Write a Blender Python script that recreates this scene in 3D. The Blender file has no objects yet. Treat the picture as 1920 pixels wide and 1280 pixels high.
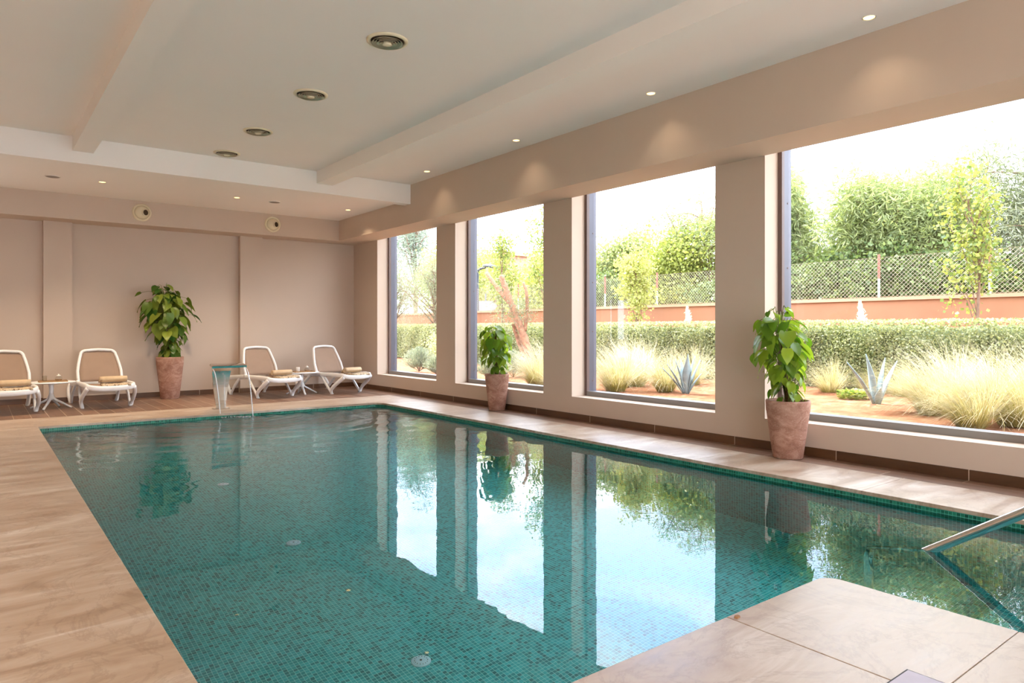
import bpy, math, random
import numpy as np
from mathutils import Vector, Matrix, Euler
random.seed(7); RNG = np.random.default_rng(11)
S = bpy.context.scene
COL = S.collection
PI = math.pi

# ------------------------------------------------------------------ helpers
def setp(o, label=None, cat=None, group=None, kind=None):
    if label: o['label'] = label
    if cat: o['category'] = cat
    if group: o['group'] = group
    if kind: o['kind'] = kind
    return o

def empty(name, loc=(0, 0, 0), rz=0.0, **k):
    o = bpy.data.objects.new(name, None); COL.objects.link(o)
    o.empty_display_size = 0.1
    o.location = loc; o.rotation_euler = (0, 0, rz)
    return setp(o, **k)

def mesh_obj(name, V, F, mat, parent=None, smooth=False, loc=(0, 0, 0), rz=0.0, **k):
    me = bpy.data.meshes.new(name)
    me.from_pydata([tuple(v) for v in V], [], [tuple(f) for f in F])
    if smooth:
        me.shade_smooth()
    me.update()
    o = bpy.data.objects.new(name, me); COL.objects.link(o)
    if mat: me.materials.append(mat)
    o.location = loc; o.rotation_euler = (0, 0, rz)
    if parent: o.parent = parent
    return setp(o, **k)

class MB:
    """collects shapes, builds one mesh"""
    def __init__(s): s.V = []; s.F = []
    def add(s, V, F):
        n = len(s.V); s.V += [tuple(v) for v in V]; s.F += [tuple(i + n for i in f) for f in F]; return s
    def box(s, x0, x1, y0, y1, z0, z1):
        V = [(x, y, z) for z in (z0, z1) for y in (y0, y1) for x in (x0, x1)]
        F = [(0, 2, 3, 1), (4, 5, 7, 6), (0, 1, 5, 4), (2, 6, 7, 3), (0, 4, 6, 2), (1, 3, 7, 5)]
        return s.add(V, F)
    def lathe(s, prof, n=32, c=(0, 0, 0), axis='z', close=True, wob=0.0):
        V = []; F = []
        for (r, z) in prof:
            for i in range(n):
                a = 2 * PI * i / n
                rr = r * (1 + wob * math.sin(3 * a + z * 7))
                if axis == 'z': V.append((c[0] + rr * math.cos(a), c[1] + rr * math.sin(a), c[2] + z))
                elif axis == 'y': V.append((c[0] + rr * math.cos(a), c[1] + z, c[2] + rr * math.sin(a)))
                else: V.append((c[0] + z, c[1] + rr * math.cos(a), c[2] + rr * math.sin(a)))
        m = len(prof)
        for j in range(m - 1):
            for i in range(n):
                F.append((j * n + i, j * n + (i + 1) % n, (j + 1) * n + (i + 1) % n, (j + 1) * n + i))
        if close:
            F.append(tuple(range(n))[::-1]); F.append(tuple((m - 1) * n + i for i in range(n)))
        return s.add(V, F)
    def tube(s, pts, rad, n=8, w=None, h=None, up=(0, 0, 1), caps=True, sq=False):
        """swept tube; rad number or list; w,h elliptical/rectangular half sizes"""
        P = [Vector(p) for p in pts]; m = len(P); V = []; F = []
        ref = Vector(up)
        for j in range(m):
            t = (P[min(j + 1, m - 1)] - P[max(j - 1, 0)])
            if t.length < 1e-9: t = Vector((0, 0, 1))
            t.normalize()
            a = t.cross(ref)
            if a.length < 1e-3: a = t.cross(Vector((0, 1, 0.01)))
            a.normalize(); b = a.cross(t).normalized()
            r = rad[j] if isinstance(rad, (list, tuple)) else rad
            ww = (w if w else 1) * r; hh = (h if h else 1) * r
            for i in range(n):
                q = 2 * PI * (i + (0.5 if sq else 0)) / n
                cx, cy = math.cos(q), math.sin(q)
                if sq:
                    k = 1 / max(abs(cx), abs(cy)) * 0.93 if n == 4 else (1 / (abs(cx) ** 4 + abs(cy) ** 4) ** 0.25)
                    cx *= k; cy *= k
                V.append(P[j] + a * (cx * ww) + b * (cy * hh))
        for j in range(m - 1):
            for i in range(n):
                F.append((j * n + i, j * n + (i + 1) % n, (j + 1) * n + (i + 1) % n, (j + 1) * n + i))
        if caps:
            F.append(tuple(range(n))[::-1]); F.append(tuple((m - 1) * n + i for i in range(n)))
        return s.add(V, F)
    def sheet(s, rows, thick=0.0):
        """rows: grid of points; optional thickness downwards along normal approx z"""
        m = len(rows); n = len(rows[0]); V = [p for r in rows for p in r]; F = []
        for j in range(m - 1):
            for i in range(n - 1):
                F.append((j * n + i, j * n + i + 1, (j + 1) * n + i + 1, (j + 1) * n + i))
        return s.add(V, F)
    def obj(s, name, mat, parent=None, smooth=False, bevel=0.0, **k):
        o = mesh_obj(name, s.V, s.F, mat, parent, smooth, **k)
        if bevel:
            b = o.modifiers.new('bevel', 'BEVEL'); b.width = bevel; b.segments = 2; b.limit_method = 'ANGLE'
        return o

def smooth_path(pts, k=6):
    P = [Vector(p) for p in pts]; out = []
    n = len(P)
    for i in range(n - 1):
        p0 = P[max(i - 1, 0)]; p1 = P[i]; p2 = P[i + 1]; p3 = P[min(i + 2, n - 1)]
        for j in range(k):
            t = j / k
            out.append(0.5 * ((2 * p1) + (-p0 + p2) * t + (2 * p0 - 5 * p1 + 4 * p2 - p3) * t * t + (-p0 + 3 * p1 - 3 * p2 + p3) * t ** 3))
    out.append(P[-1]); return out

def cards(name, TV, TF, pos, rot, scl, mat, parent=None, mats=None, midx=None, **k):
    """many copies of a small leaf/blade mesh in one mesh. pos (n,3) rot (n,3,3) scl (n,) or (n,3)"""
    TV = np.asarray(TV, float); n = len(pos); m = len(TV)
    scl = np.asarray(scl, float)
    if scl.ndim == 1: scl = scl[:, None].repeat(3, 1)
    V = np.einsum('nij,nmj->nmi', rot, TV[None] * scl[:, None, :]) + np.asarray(pos)[:, None, :]
    V = V.reshape(-1, 3)
    me = bpy.data.meshes.new(name)
    me.vertices.add(len(V)); me.vertices.foreach_set('co', V.ravel())
    ls = []; 
    for f in TF: ls += list(f)
    lt = np.array([len(f) for f in TF]); L = len(ls)
    off = (np.arange(n) * m)[:, None]
    li = (np.array(ls)[None] + off).ravel()
    me.loops.add(len(li)); me.loops.foreach_set('vertex_index', li)
    np_ = len(TF) * n
    me.polygons.add(np_)
    tot = np.tile(lt, n); st = np.concatenate([[0], np.cumsum(tot)[:-1]])
    me.polygons.foreach_set('loop_start', st); me.polygons.foreach_set('loop_total', tot)
    me.polygons.foreach_set('use_smooth', np.ones(np_, bool))
    if midx is not None:
        for q in mats: me.materials.append(q)
        me.polygons.foreach_set('material_index', np.repeat(midx, len(TF)))
    else:
        me.materials.append(mat)
    me.update(calc_edges=True)
    # random shade per leaf
    at = me.attributes.new('leaf_tone', 'FLOAT', 'POINT')
    at.data.foreach_set('value', np.repeat(RNG.random(n), m).astype(np.float32))
    o = bpy.data.objects.new(name, me); COL.objects.link(o)
    if parent: o.parent = parent
    return setp(o, **k)

def rot_from(dirs, ups):
    """y axis = dirs, z approx = ups"""
    y = dirs / (np.linalg.norm(dirs, axis=1, keepdims=True) + 1e-9)
    x = np.cross(y, ups); x /= (np.linalg.norm(x, axis=1, keepdims=True) + 1e-9)
    z = np.cross(x, y)
    return np.stack([x, y, z], axis=2)

def rand_rot(n):
    d = RNG.normal(size=(n, 3)); u = RNG.normal(size=(n, 3))
    return rot_from(d, u)

# ------------------------------------------------------------------ materials
def new_mat(name):
    m = bpy.data.materials.new(name); m.use_nodes = True
    nt = m.node_tree; nt.nodes.clear()
    out = nt.nodes.new('ShaderNodeOutputMaterial')
    return m, nt, out
def N(nt, typ, **k):
    n = nt.nodes.new('ShaderNode' + typ)
    for a, b in k.items():
        if a in n.inputs: n.inputs[a].default_value = b
        else: setattr(n, a, b)
    return n
def L(nt, a, b): nt.links.new(a, b)
def coords(nt, scale=(1, 1, 1), rot=(0, 0, 0), kind='Object'):
    tc = nt.nodes.new('ShaderNodeTexCoord'); mp = nt.nodes.new('ShaderNodeMapping')
    mp.inputs['Scale'].default_value = scale; mp.inputs['Rotation'].default_value = rot
    L(nt, tc.outputs[kind], mp.inputs['Vector']); return mp.outputs['Vector']
def ramp(nt, src, stops):
    r = nt.nodes.new('ShaderNodeValToRGB'); e = r.color_ramp.elements
    while len(e) < len(stops): e.new(0.5)
    for i, (p, c) in enumerate(stops):
        e[i].position = p; e[i].color = (*c, 1) if len(c) == 3 else c
    L(nt, src, r.inputs['Fac']); return r.outputs['Color']
def noise(nt, vec, scale=5, detail=4, rough=0.5, dist=0.0):
    n = N(nt, 'TexNoise'); n.inputs['Scale'].default_value = scale; n.inputs['Detail'].default_value = detail
    n.inputs['Roughness'].default_value = rough; n.inputs['Distortion'].default_value = dist
    L(nt, vec, n.inputs['Vector']); return n.outputs['Fac']
def bsdf(nt, out, **k):
    b = nt.nodes.new('ShaderNodeBsdfPrincipled')
    for a, v in k.items(): b.inputs[a].default_value = v
    L(nt, b.outputs[0], out.inputs['Surface']); return b
def bump(nt, b, h, strength=0.2, dist=0.01):
    bp = N(nt, 'Bump'); bp.inputs['Strength'].default_value = strength; bp.inputs['Distance'].default_value = dist
    L(nt, h, bp.inputs['Height']); L(nt, bp.outputs[0], b.inputs['Normal']); return bp
def srgb(r, g, b):
    f = lambda c: (c / 255 / 12.92) if c / 255 <= .04045 else ((c / 255 + .055) / 1.055) ** 2.4
    return (f(r), f(g), f(b))
def c4(c): return (c[0], c[1], c[2], 1)

def simple(name, col, rough=0.5, metal=0.0, var=0.06, nscale=4.0, bstr=0.0, bscale=60, spec=0.5):
    m, nt, out = new_mat(name)
    b = bsdf(nt, out, Roughness=rough, Metallic=metal)
    b.inputs['Specular IOR Level'].default_value = spec
    v = coords(nt)
    f = noise(nt, v, nscale, 3)
    lo = tuple(max(0, x * (1 - var)) for x in col); hi = tuple(min(1, x * (1 + var)) for x in col)
    L(nt, ramp(nt, f, [(0.3, lo), (0.7, hi)]), b.inputs['Base Color'])
    if bstr: bump(nt, b, noise(nt, v, bscale, 4), bstr, 0.002)
    return m

PLASTER = simple('wall_plaster', (0.60, 0.485, 0.395), 0.75, var=0.015, nscale=1.5, bstr=0.08, bscale=90, spec=0.2)
CEILM = simple('ceiling_paint', (0.90, 0.855, 0.81), 0.8, var=0.01, nscale=1.0, spec=0.2)
WHITE_PL = simple('white_resin', (0.83, 0.83, 0.84), 0.35, var=0.02)
REVEAL = PLASTER

def stone_mat():
    m, nt, out = new_mat('travertine_stone')
    b = bsdf(nt, out, Roughness=0.38)
    v = coords(nt, (1.2, 1.2, 1.2))
    vs = coords(nt, (0.55, 2.2, 1), (0, 0, 0.35))
    f1 = noise(nt, vs, 2.0, 8, 0.62, 1.2)
    f2 = noise(nt, v, 1.1, 10, 0.68, 2.2)
    base = ramp(nt, f1, [(0.28, srgb(148, 122, 100)), (0.42, srgb(168, 144, 122)), (0.55, srgb(180, 160, 141)), (0.72, srgb(202, 188, 174))])
    # fine veins: thin band of noise
    ve = ramp(nt, f2, [(0.475, (0, 0, 0)), (0.497, (1, 1, 1)), (0.505, (1, 1, 1)), (0.53, (0, 0, 0))])
    mx = N(nt, 'MixRGB'); mx.blend_type = 'MULTIPLY'
    fac = N(nt, 'Math', operation='MULTIPLY'); fac.inputs[1].default_value = 0.20
    L(nt, ve, fac.inputs[0]); L(nt, fac.outputs[0], mx.inputs['Fac'])
    L(nt, base, mx.inputs['Color1']); mx.inputs['Color2'].default_value = c4(srgb(150, 118, 92))
    L(nt, mx.outputs[0], b.inputs['Base Color'])
    r = ramp(nt, f1, [(0.3, (0.30,) * 3), (0.7, (0.46,) * 3)]); L(nt, r, b.inputs['Roughness'])
    bump(nt, b, f2, 0.05, 0.004)
    return m
STONE = stone_mat()

def woodtile(name, along_y=True, rowh=0.22, length=1.2, off=(0, 0)):
    m, nt, out = new_mat(name)
    b = bsdf(nt, out, Roughness=0.42)
    tc = nt.nodes.new('ShaderNodeTexCoord'); mp = nt.nodes.new('ShaderNodeMapping')
    mp.inputs['Location'].default_value = (off[0], off[1], 0)
    mp.inputs['Rotation'].default_value = (0, 0, PI / 2 if along_y else 0)
    L(nt, tc.outputs['Object'], mp.inputs['Vector'])
    br = N(nt, 'TexBrick'); br.inputs['Scale'].default_value = 1
    br.inputs['Mortar Size'].default_value = 0.004; br.inputs['Brick Width'].default_value = length
    br.inputs['Row Height'].default_value = rowh; br.offset = 0.5
    br.inputs['Color1'].default_value = c4(srgb(140, 108, 88)); br.inputs['Color2'].default_value = c4(srgb(106, 78, 62))
    br.inputs['Mortar'].default_value = c4(srgb(196, 178, 158)); br.inputs['Mortar Smooth'].default_value = 0.1
    L(nt, mp.outputs[0], br.inputs['Vector'])
    v = coords(nt, (14, 1.6, 6) if along_y else (1.6, 14, 6))
    g = ramp(nt, noise(nt, v, 1.5, 6, 0.6, 0.6), [(0.25, (0.62, 0.6, 0.6)), (0.75, (1.15, 1.12, 1.1))])
    mx = N(nt, 'MixRGB'); mx.blend_type = 'MULTIPLY'; mx.inputs['Fac'].default_value = 0.8
    L(nt, br.outputs['Color'], mx.inputs['Color1']); L(nt, g, mx.inputs['Color2'])
    L(nt, mx.outputs[0], b.inputs['Base Color'])
    return m
WOODT = woodtile('wood_look_tile')
SKIRT = woodtile('skirting_tile', False, 5.0, 1.2)
for n_ in SKIRT.node_tree.nodes:
    if n_.type == 'TEX_BRICK':
        n_.inputs['Color1'].default_value = c4(srgb(104, 70, 42)); n_.inputs['Color2'].default_value = c4(srgb(82, 54, 32))
SKIRT_X = SKIRT
SKIRT_Y = woodtile('skirting_tile_side', True, 5.0, 1.2)
for n_ in SKIRT_Y.node_tree.nodes:
    if n_.type == 'TEX_BRICK':
        n_.inputs['Color1'].default_value = c4(srgb(104, 70, 42)); n_.inputs['Color2'].default_value = c4(srgb(82, 54, 32))

def mosaic(name='teal_mosaic', stops=None, grout=(0.30, 0.80, 0.77, 1)):
    m, nt, out = new_mat(name)
    b = bsdf(nt, out, Roughness=0.3)
    b.inputs['Specular IOR Level'].default_value = 0.3
    T = 0.027
    tc = nt.nodes.new('ShaderNodeTexCoord')
    sc = N(nt, 'VectorMath', operation='SCALE'); sc.inputs['Scale'].default_value = 1 / T
    ad = N(nt, 'VectorMath', operation='ADD'); ad.inputs[1].default_value = (0.37, 0.37, 0.37)
    L(nt, tc.outputs['Object'], sc.inputs[0]); L(nt, sc.outputs[0], ad.inputs[0])
    fl = N(nt, 'VectorMath', operation='FLOOR'); L(nt, ad.outputs[0], fl.inputs[0])
    fr = N(nt, 'VectorMath', operation='FRACTION'); L(nt, ad.outputs[0], fr.inputs[0])
    wn = N(nt, 'TexWhiteNoise'); wn.noise_dimensions = '3D'; L(nt, fl.outputs[0], wn.inputs['Vector'])
    col = ramp(nt, wn.outputs['Value'], stops or [(0.0, (0.003, 0.17, 0.18)), (0.22, (0.008, 0.30, 0.32)), (0.6, (0.015, 0.44, 0.46)), (1.0, (0.04, 0.54, 0.56))])
    # grout: any axis near the cell edge, axis parallel to the normal ignored
    ge = nt.nodes.new('ShaderNodeNewGeometry')
    ab = N(nt, 'VectorMath', operation='ABSOLUTE'); L(nt, ge.outputs['Normal'], ab.inputs[0])
    sp = N(nt, 'SeparateXYZ'); L(nt, fr.outputs[0], sp.inputs[0])
    sn = N(nt, 'SeparateXYZ'); L(nt, ab.outputs[0], sn.inputs[0])
    last = None
    for i in range(3):
        pp = N(nt, 'Math', operation='PINGPONG'); pp.inputs[1].default_value = 0.5
        L(nt, sp.outputs[i], pp.inputs[0])
        lt = N(nt, 'Math', operation='LESS_THAN'); lt.inputs[1].default_value = 0.055; L(nt, pp.outputs[0], lt.inputs[0])
        ns = N(nt, 'Math', operation='LESS_THAN'); ns.inputs[1].default_value = 0.7; L(nt, sn.outputs[i], ns.inputs[0])
        mu = N(nt, 'Math', operation='MULTIPLY'); L(nt, lt.outputs[0], mu.inputs[0]); L(nt, ns.outputs[0], mu.inputs[1])
        if last is None: last = mu.outputs[0]
        else:
            mm = N(nt, 'Math', operation='MAXIMUM'); L(nt, last, mm.inputs[0]); L(nt, mu.outputs[0], mm.inputs[1]); last = mm.outputs[0]
    mx = N(nt, 'MixRGB'); L(nt, last, mx.inputs['Fac']); L(nt, col, mx.inputs['Color1'])
    mx.inputs['Color2'].default_value = grout
    L(nt, mx.outputs[0], b.inputs['Base Color'])
    return m
MOSAIC = mosaic()
MOSAIC_SHADE = mosaic('shaded_green_mosaic', [(0.0, (0.004, 0.06, 0.035)), (0.3, (0.008, 0.11, 0.065)), (0.7, (0.015, 0.17, 0.10)), (1.0, (0.03, 0.23, 0.15))], (0.10, 0.42, 0.32, 1))  # shade under the coping nose painted in as a darker, greener mosaic

FX, FY = 3.27, 11.45     # where the water sheet lands
def water_mat():
    m, nt, out = new_mat('pool_water')
    tc = nt.nodes.new('ShaderNodeTexCoord')
    # ripple strength grows towards the falling water
    sub = N(nt, 'VectorMath', operation='DISTANCE'); sub.inputs[1].default_value = (FX, FY, -0.067)
    L(nt, tc.outputs['Object'], sub.inputs[0])
    mr = N(nt, 'MapRange'); mr.inputs['From Min'].default_value = 0.2; mr.inputs['From Max'].default_value = 6.0
    mr.inputs['To Min'].default_value = 1.0; mr.inputs['To Max'].default_value = 0.0
    L(nt, sub.outputs['Value'], mr.inputs['Value'])
    pw = N(nt, 'Math', operation='POWER'); pw.inputs[1].default_value = 2.5; L(nt, mr.outputs[0], pw.inputs[0])
    v = coords(nt, (1, 1, 1))
    n1 = noise(nt, v, 3.2, 3, 0.5, 0.6); n2 = noise(nt, v, 13, 3, 0.55, 0.4)
    a = N(nt, 'Math', operation='MULTIPLY'); a.inputs[1].default_value = 0.006; L(nt, n2, a.inputs[0])
    a2 = N(nt, 'Math', operation='MULTIPLY'); L(nt, a.outputs[0], a2.inputs[0]); L(nt, pw.outputs[0], a2.inputs[1])
    bmul = N(nt, 'Math', operation='MULTIPLY'); bmul.inputs[1].default_value = 0.0006; L(nt, n1, bmul.inputs[0])
    sm = N(nt, 'Math', operation='ADD'); L(nt, a2.outputs[0], sm.inputs[0]); L(nt, bmul.outputs[0], sm.inputs[1])
    bp = N(nt, 'Bump'); bp.inputs['Strength'].default_value = 1.0; bp.inputs['Distance'].default_value = 1.0
    L(nt, sm.outputs[0], bp.inputs['Height'])
    fr = N(nt, 'Fresnel'); fr.inputs['IOR'].default_value = 1.40; L(nt, bp.outputs[0], fr.inputs['Normal'])
    gl = N(nt, 'BsdfGlossy'); gl.inputs['Roughness'].default_value = 0.0; L(nt, bp.outputs[0], gl.inputs['Normal'])
    rf = N(nt, 'BsdfRefraction'); rf.inputs['IOR'].default_value = 1.33; rf.inputs['Roughness'].default_value = 0.0
    rf.inputs['Color'].default_value = (0.90, 0.985, 0.985, 1); L(nt, bp.outputs[0], rf.inputs['Normal'])
    mx = N(nt, 'MixShader'); L(nt, fr.outputs[0], mx.inputs[0]); L(nt, rf.outputs[0], mx.inputs[1]); L(nt, gl.outputs[0], mx.inputs[2])
    L(nt, mx.outputs[0], out.inputs['Surface'])
    return m
WATER = water_mat()

def glass_mat(name='window_glass', ior=1.45, tint=(0.97, 0.985, 0.98)):
    m, nt, out = new_mat(name)
    lw = N(nt, 'LayerWeight'); lw.inputs['Blend'].default_value = 0.5
    f0 = ((ior - 1) / (ior + 1)) ** 2
    pw = N(nt, 'Math', operation='POWER'); pw.inputs[1].default_value = 5.0; L(nt, lw.outputs['Facing'], pw.inputs[0])
    fr = N(nt, 'Math', operation='MULTIPLY_ADD'); fr.inputs[1].default_value = 1 - f0; fr.inputs[2].default_value = f0; L(nt, pw.outputs[0], fr.inputs[0])
    gl = N(nt, 'BsdfGlossy'); gl.inputs['Roughness'].default_value = 0.0
    tr = N(nt, 'BsdfTransparent'); tr.inputs['Color'].default_value = c4(tint)
    mx = N(nt, 'MixShader'); L(nt, fr.outputs[0], mx.inputs[0]); L(nt, tr.outputs[0], mx.inputs[1]); L(nt, gl.outputs[0], mx.inputs[2])
    L(nt, mx.outputs[0], out.inputs['Surface']); return m
GLASS = glass_mat()
THIN_WATER = glass_mat('falling_water', 1.5, (0.93, 0.96, 0.96))

ALU = simple('window_aluminium', (.10, .10, .13), 0.45, 0.2, var=0.02)
ALUG = simple('grey_aluminium', (.26, .245, .235), 0.45, 0.2, var=0.02)
DARKALU = simple('window_gasket', srgb(104, 84, 78), 0.5, 0.0, var=0.03)
STEEL = simple('polished_steel', (0.75, 0.72, 0.68), 0.08, 1.0, var=0.03, nscale=10)
RAILM = simple('handrail_steel', (0.72, 0.70, 0.68), 0.16, 1.0, var=0.03, nscale=10)
VENTM = simple('diffuser_enamel', srgb(226, 214, 184), 0.45, 0, var=0.03)
VENTDARK = simple('diffuser_inside', srgb(60, 46, 28), 0.8, 0, var=0.1)
SLING = simple('taupe_sling', srgb(150, 126, 108), 0.8, var=0.05, bstr=0.2, bscale=300)
TOWEL = simple('tan_towel', srgb(196, 172, 142), 0.95, var=0.08, nscale=12, bstr=0.5, bscale=260, spec=0.1)
TRAYM = simple('wicker_tray', srgb(150, 116, 80), 0.7, var=0.15, nscale=30)
LIDM = simple('stone_lid', srgb(186, 178, 190), 0.6, var=0.05, nscale=14)
DRAINM = simple('drain_plastic', (.55, .82, .92), 0.4)
DARKM = simple('dark_slot', (0.03, 0.03, 0.03), 0.7)
CERAM = simple('white_ceramic', (0.85, 0.82, 0.78), 0.2)

def pattern_mat():
    m, nt, out = new_mat('patterned_cloth')
    b = bsdf(nt, out, Roughness=0.9)
    v = coords(nt)
    f = noise(nt, v, 26, 3, 0.6, 1.5)
    L(nt, ramp(nt, f, [(0.42, srgb(92, 62, 44)), (0.5, srgb(206, 186, 156))]), b.inputs['Base Color'])
    return m
PATTERN = pattern_mat()

def terracotta():
    m, nt, out = new_mat('aged_terracotta')
    b = bsdf(nt, out, Roughness=0.8); b.inputs['Specular IOR Level'].default_value = 0.2
    v = coords(nt, (1, 1, 1.6))
    f = noise(nt, v, 5, 8, 0.7, 0.8)
    f2 = noise(nt, v, 60, 4, 0.6)
    base = ramp(nt, f, [(0.3, srgb(134, 92, 76)), (0.5, srgb(166, 124, 106)), (0.7, srgb(196, 160, 142))])
    sp = ramp(nt, f2, [(0.55, (0, 0, 0)), (0.7, (1, 1, 1))])
    mx = N(nt, 'MixRGB'); fm = N(nt, 'Math', operation='MULTIPLY'); fm.inputs[1].default_value = 0.35
    L(nt, sp, fm.inputs[0]); L(nt, fm.outputs[0], mx.inputs['Fac']); L(nt, base, mx.inputs['Color1'])
    mx.inputs['Color2'].default_value = c4(srgb(216, 190, 172))
    L(nt, mx.outputs[0], b.inputs['Base Color'])
    bump(nt, b, f, 0.3, 0.006); return m
POTM = terracotta()
SOILM = simple('potting_soil', srgb(64, 46, 34), 0.95, var=0.4, nscale=40, bstr=0.8, bscale=60)

def leaf_mat(name, dark, light, trans=0.35, rough=0.45, tcol=None):
    m, nt, out = new_mat(name)
    at = N(nt, 'Attribute'); at.attribute_name = 'leaf_tone'
    col = ramp(nt, at.outputs['Fac'], [(0.0, dark), (1.0, light)])
    b = nt.nodes.new('ShaderNodeBsdfPrincipled'); b.inputs['Roughness'].default_value = rough
    b.inputs['Specular IOR Level'].default_value = 0.35
    L(nt, col, b.inputs['Base Color'])
    t = N(nt, 'BsdfTranslucent')
    if tcol: t.inputs['Color'].default_value = c4(tcol)
    else:
        g = N(nt, 'MixRGB'); g.blend_type = 'MULTIPLY'; g.inputs['Fac'].default_value = 1
        g.inputs['Color2'].default_value = (1.3, 1.3, 0.8, 1); L(nt, col, g.inputs['Color1']); L(nt, g.outputs[0], t.inputs['Color'])
    mx = N(nt, 'MixShader'); mx.inputs[0].default_value = trans
    L(nt, b.outputs[0], mx.inputs[1]); L(nt, t.outputs[0], mx.inputs[2]); L(nt, mx.outputs[0], out.inputs['Surface'])
    return m
POTHOS = leaf_mat('pothos_leaf', (0.068, 0.170, 0.013), (0.306, 0.425, 0.036), 0.45, 0.3)
POTHOS_D = leaf_mat('pothos_leaf_dark', (0.03, 0.11, 0.015), (0.24, 0.30, 0.04), 0.25, 0.35)
HEDGEM = leaf_mat('hedge_leaf', (0.167, 0.200, 0.091), (0.502, 0.512, 0.319), 0.4)
ACACIA = leaf_mat('acacia_leaf', (0.158, 0.205, 0.088), (0.409, 0.450, 0.231), 0.5)
OLIVEM = leaf_mat('olive_leaf', (0.112, 0.133, 0.083), (0.294, 0.315, 0.225), 0.35)
YELLOWM = leaf_mat('yellow_leaf', (0.302, 0.331, 0.096), (0.504, 0.504, 0.208), 0.45)
YOUNGM = leaf_mat('young_tree_leaf', (0.120, 0.187, 0.056), (0.390, 0.396, 0.096), 0.4)
DARKCON = leaf_mat('conifer_needles', (0.09, 0.13, 0.10), (0.22, 0.27, 0.20), 0.2)
BUSHM = leaf_mat('undergrowth_leaf', (0.050, 0.090, 0.030), (0.200, 0.260, 0.090), 0.3)
GRASSM = leaf_mat('feather_grass', (0.370, 0.323, 0.182), (0.618, 0.556, 0.429), 0.3, 0.5)
GRASSY = leaf_mat('feather_grass_base', (0.275, 0.264, 0.092), (0.481, 0.409, 0.172), 0.3, 0.5)
GREYM = leaf_mat('grey_shrub_leaf', (0.165, 0.198, 0.156), (0.341, 0.374, 0.312), 0.3)
BARK = simple('bark', srgb(120, 92, 76), 0.9, var=0.3, nscale=14, bstr=0.7, bscale=30)
REDBARK = simple('peeling_red_bark', (.27, .13, .075), 0.9, var=0.35, nscale=9, bstr=0.9, bscale=22)
AGAVEM = simple('agave_leaf', srgb(126, 144, 150), 0.5, var=0.15, nscale=10)
MOSS = simple('moss_pole', srgb(92, 66, 40), 0.95, var=0.3, nscale=40, bstr=0.9, bscale=50)
STEMM = simple('green_stem', srgb(110, 120, 50), 0.6, var=0.2)
ORANGEW = simple('orange_render', (.36, .17, .10), 0.9, var=0.06, nscale=2.0, bstr=0.2, bscale=40, spec=0.1)
ORANGEC = simple('wall_coping', (.50, .29, .19), 0.9, var=0.05, nscale=3.0, spec=0.1)
LAMPG = simple('lamp_grey', (.035, .04, .055), 0.5, 0.2)
SIGNW = simple('sign_white', (0.22, 0.23, 0.25), 0.5)
POSTG = simple('post_pale_green', srgb(186, 214, 190), 0.6)
POSTR = simple('post_rust', srgb(150, 96, 82), 0.8, var=0.2, nscale=12)
WIRE = simple('fence_wire', srgb(176, 166, 148), 0.6, 0.2)
STONEB = simple('old_block_stone', srgb(200, 184, 168), 0.9, var=0.2, nscale=3, bstr=0.5, bscale=12)
PINKH = simple('pink_house_render', (.34, .22, .17), 0.9, var=0.04)

def emis(name, col, st):
    m, nt, out = new_mat(name); e = N(nt, 'Emission'); e.inputs['Color'].default_value = c4(col); e.inputs['Strength'].default_value = st
    L(nt, e.outputs[0], out.inputs['Surface']); return m
BULB = emis('downlight_glow', (1.0, 0.64, 0.20), 1.9)

def soil_out():
    m, nt, out = new_mat('red_garden_soil')
    b = bsdf(nt, out, Roughness=0.95); b.inputs['Specular IOR Level'].default_value = 0.1
    v = coords(nt)
    f = noise(nt, v, 3.5, 8, 0.7, 0.5); f2 = noise(nt, v, 40, 5, 0.7)
    L(nt, ramp(nt, f, [(0.3, (.19, .07, .033)), (0.55, (.33, .155, .085)), (0.72, (.44, .27, .18))]), b.inputs['Base Color'])
    bump(nt, b, f2, 0.9, 0.03); return m
SOILG = soil_out()

# ------------------------------------------------------------------ room shell
X0, XW, YB, Y0 = -1.8, 6.98, 15.1, -4.0      # left wall, window wall face, back wall, wall behind
ZC = 4.0; WX1 = 7.44
PX0, PX1, PY1, PYN = 0.67, 5.83, 11.5, 1.96  # pool basin
EX0, EY0 = 3.68, -0.6                        # entry alcove with the steps
WZ = -0.067; DEP = -1.60

# ceiling slab
MB().box(X0 - .3, WX1, Y0 - .3, YB + .3, ZC, ZC + .25).obj('ceiling', CEILM, kind='structure')
# lowered ceiling strip along the back wall
MB().box(X0, XW, 11.5, 14.5, 3.725, ZC).obj('trim_1', CEILM, kind='structure')
MB().box(X0, 6.35, 11.3, 11.5, 3.64, ZC).obj('trim_2', CEILM, kind='structure')
MB().box(1.05, 1.30, Y0, 11.3, 3.80, ZC).obj('trim_3', CEILM, kind='structure')
MB().box(4.55, 4.83, Y0, 11.3, 3.79, ZC).obj('trim_4', CEILM, kind='structure')
# friezes
MB().box(6.35, XW, Y0, YB, 3.28, ZC).obj('trim_5', PLASTER, kind='structure')
MB().box(X0, 6.35, 14.5, YB, 3.28, ZC).obj('trim_6', PLASTER, kind='structure')
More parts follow.
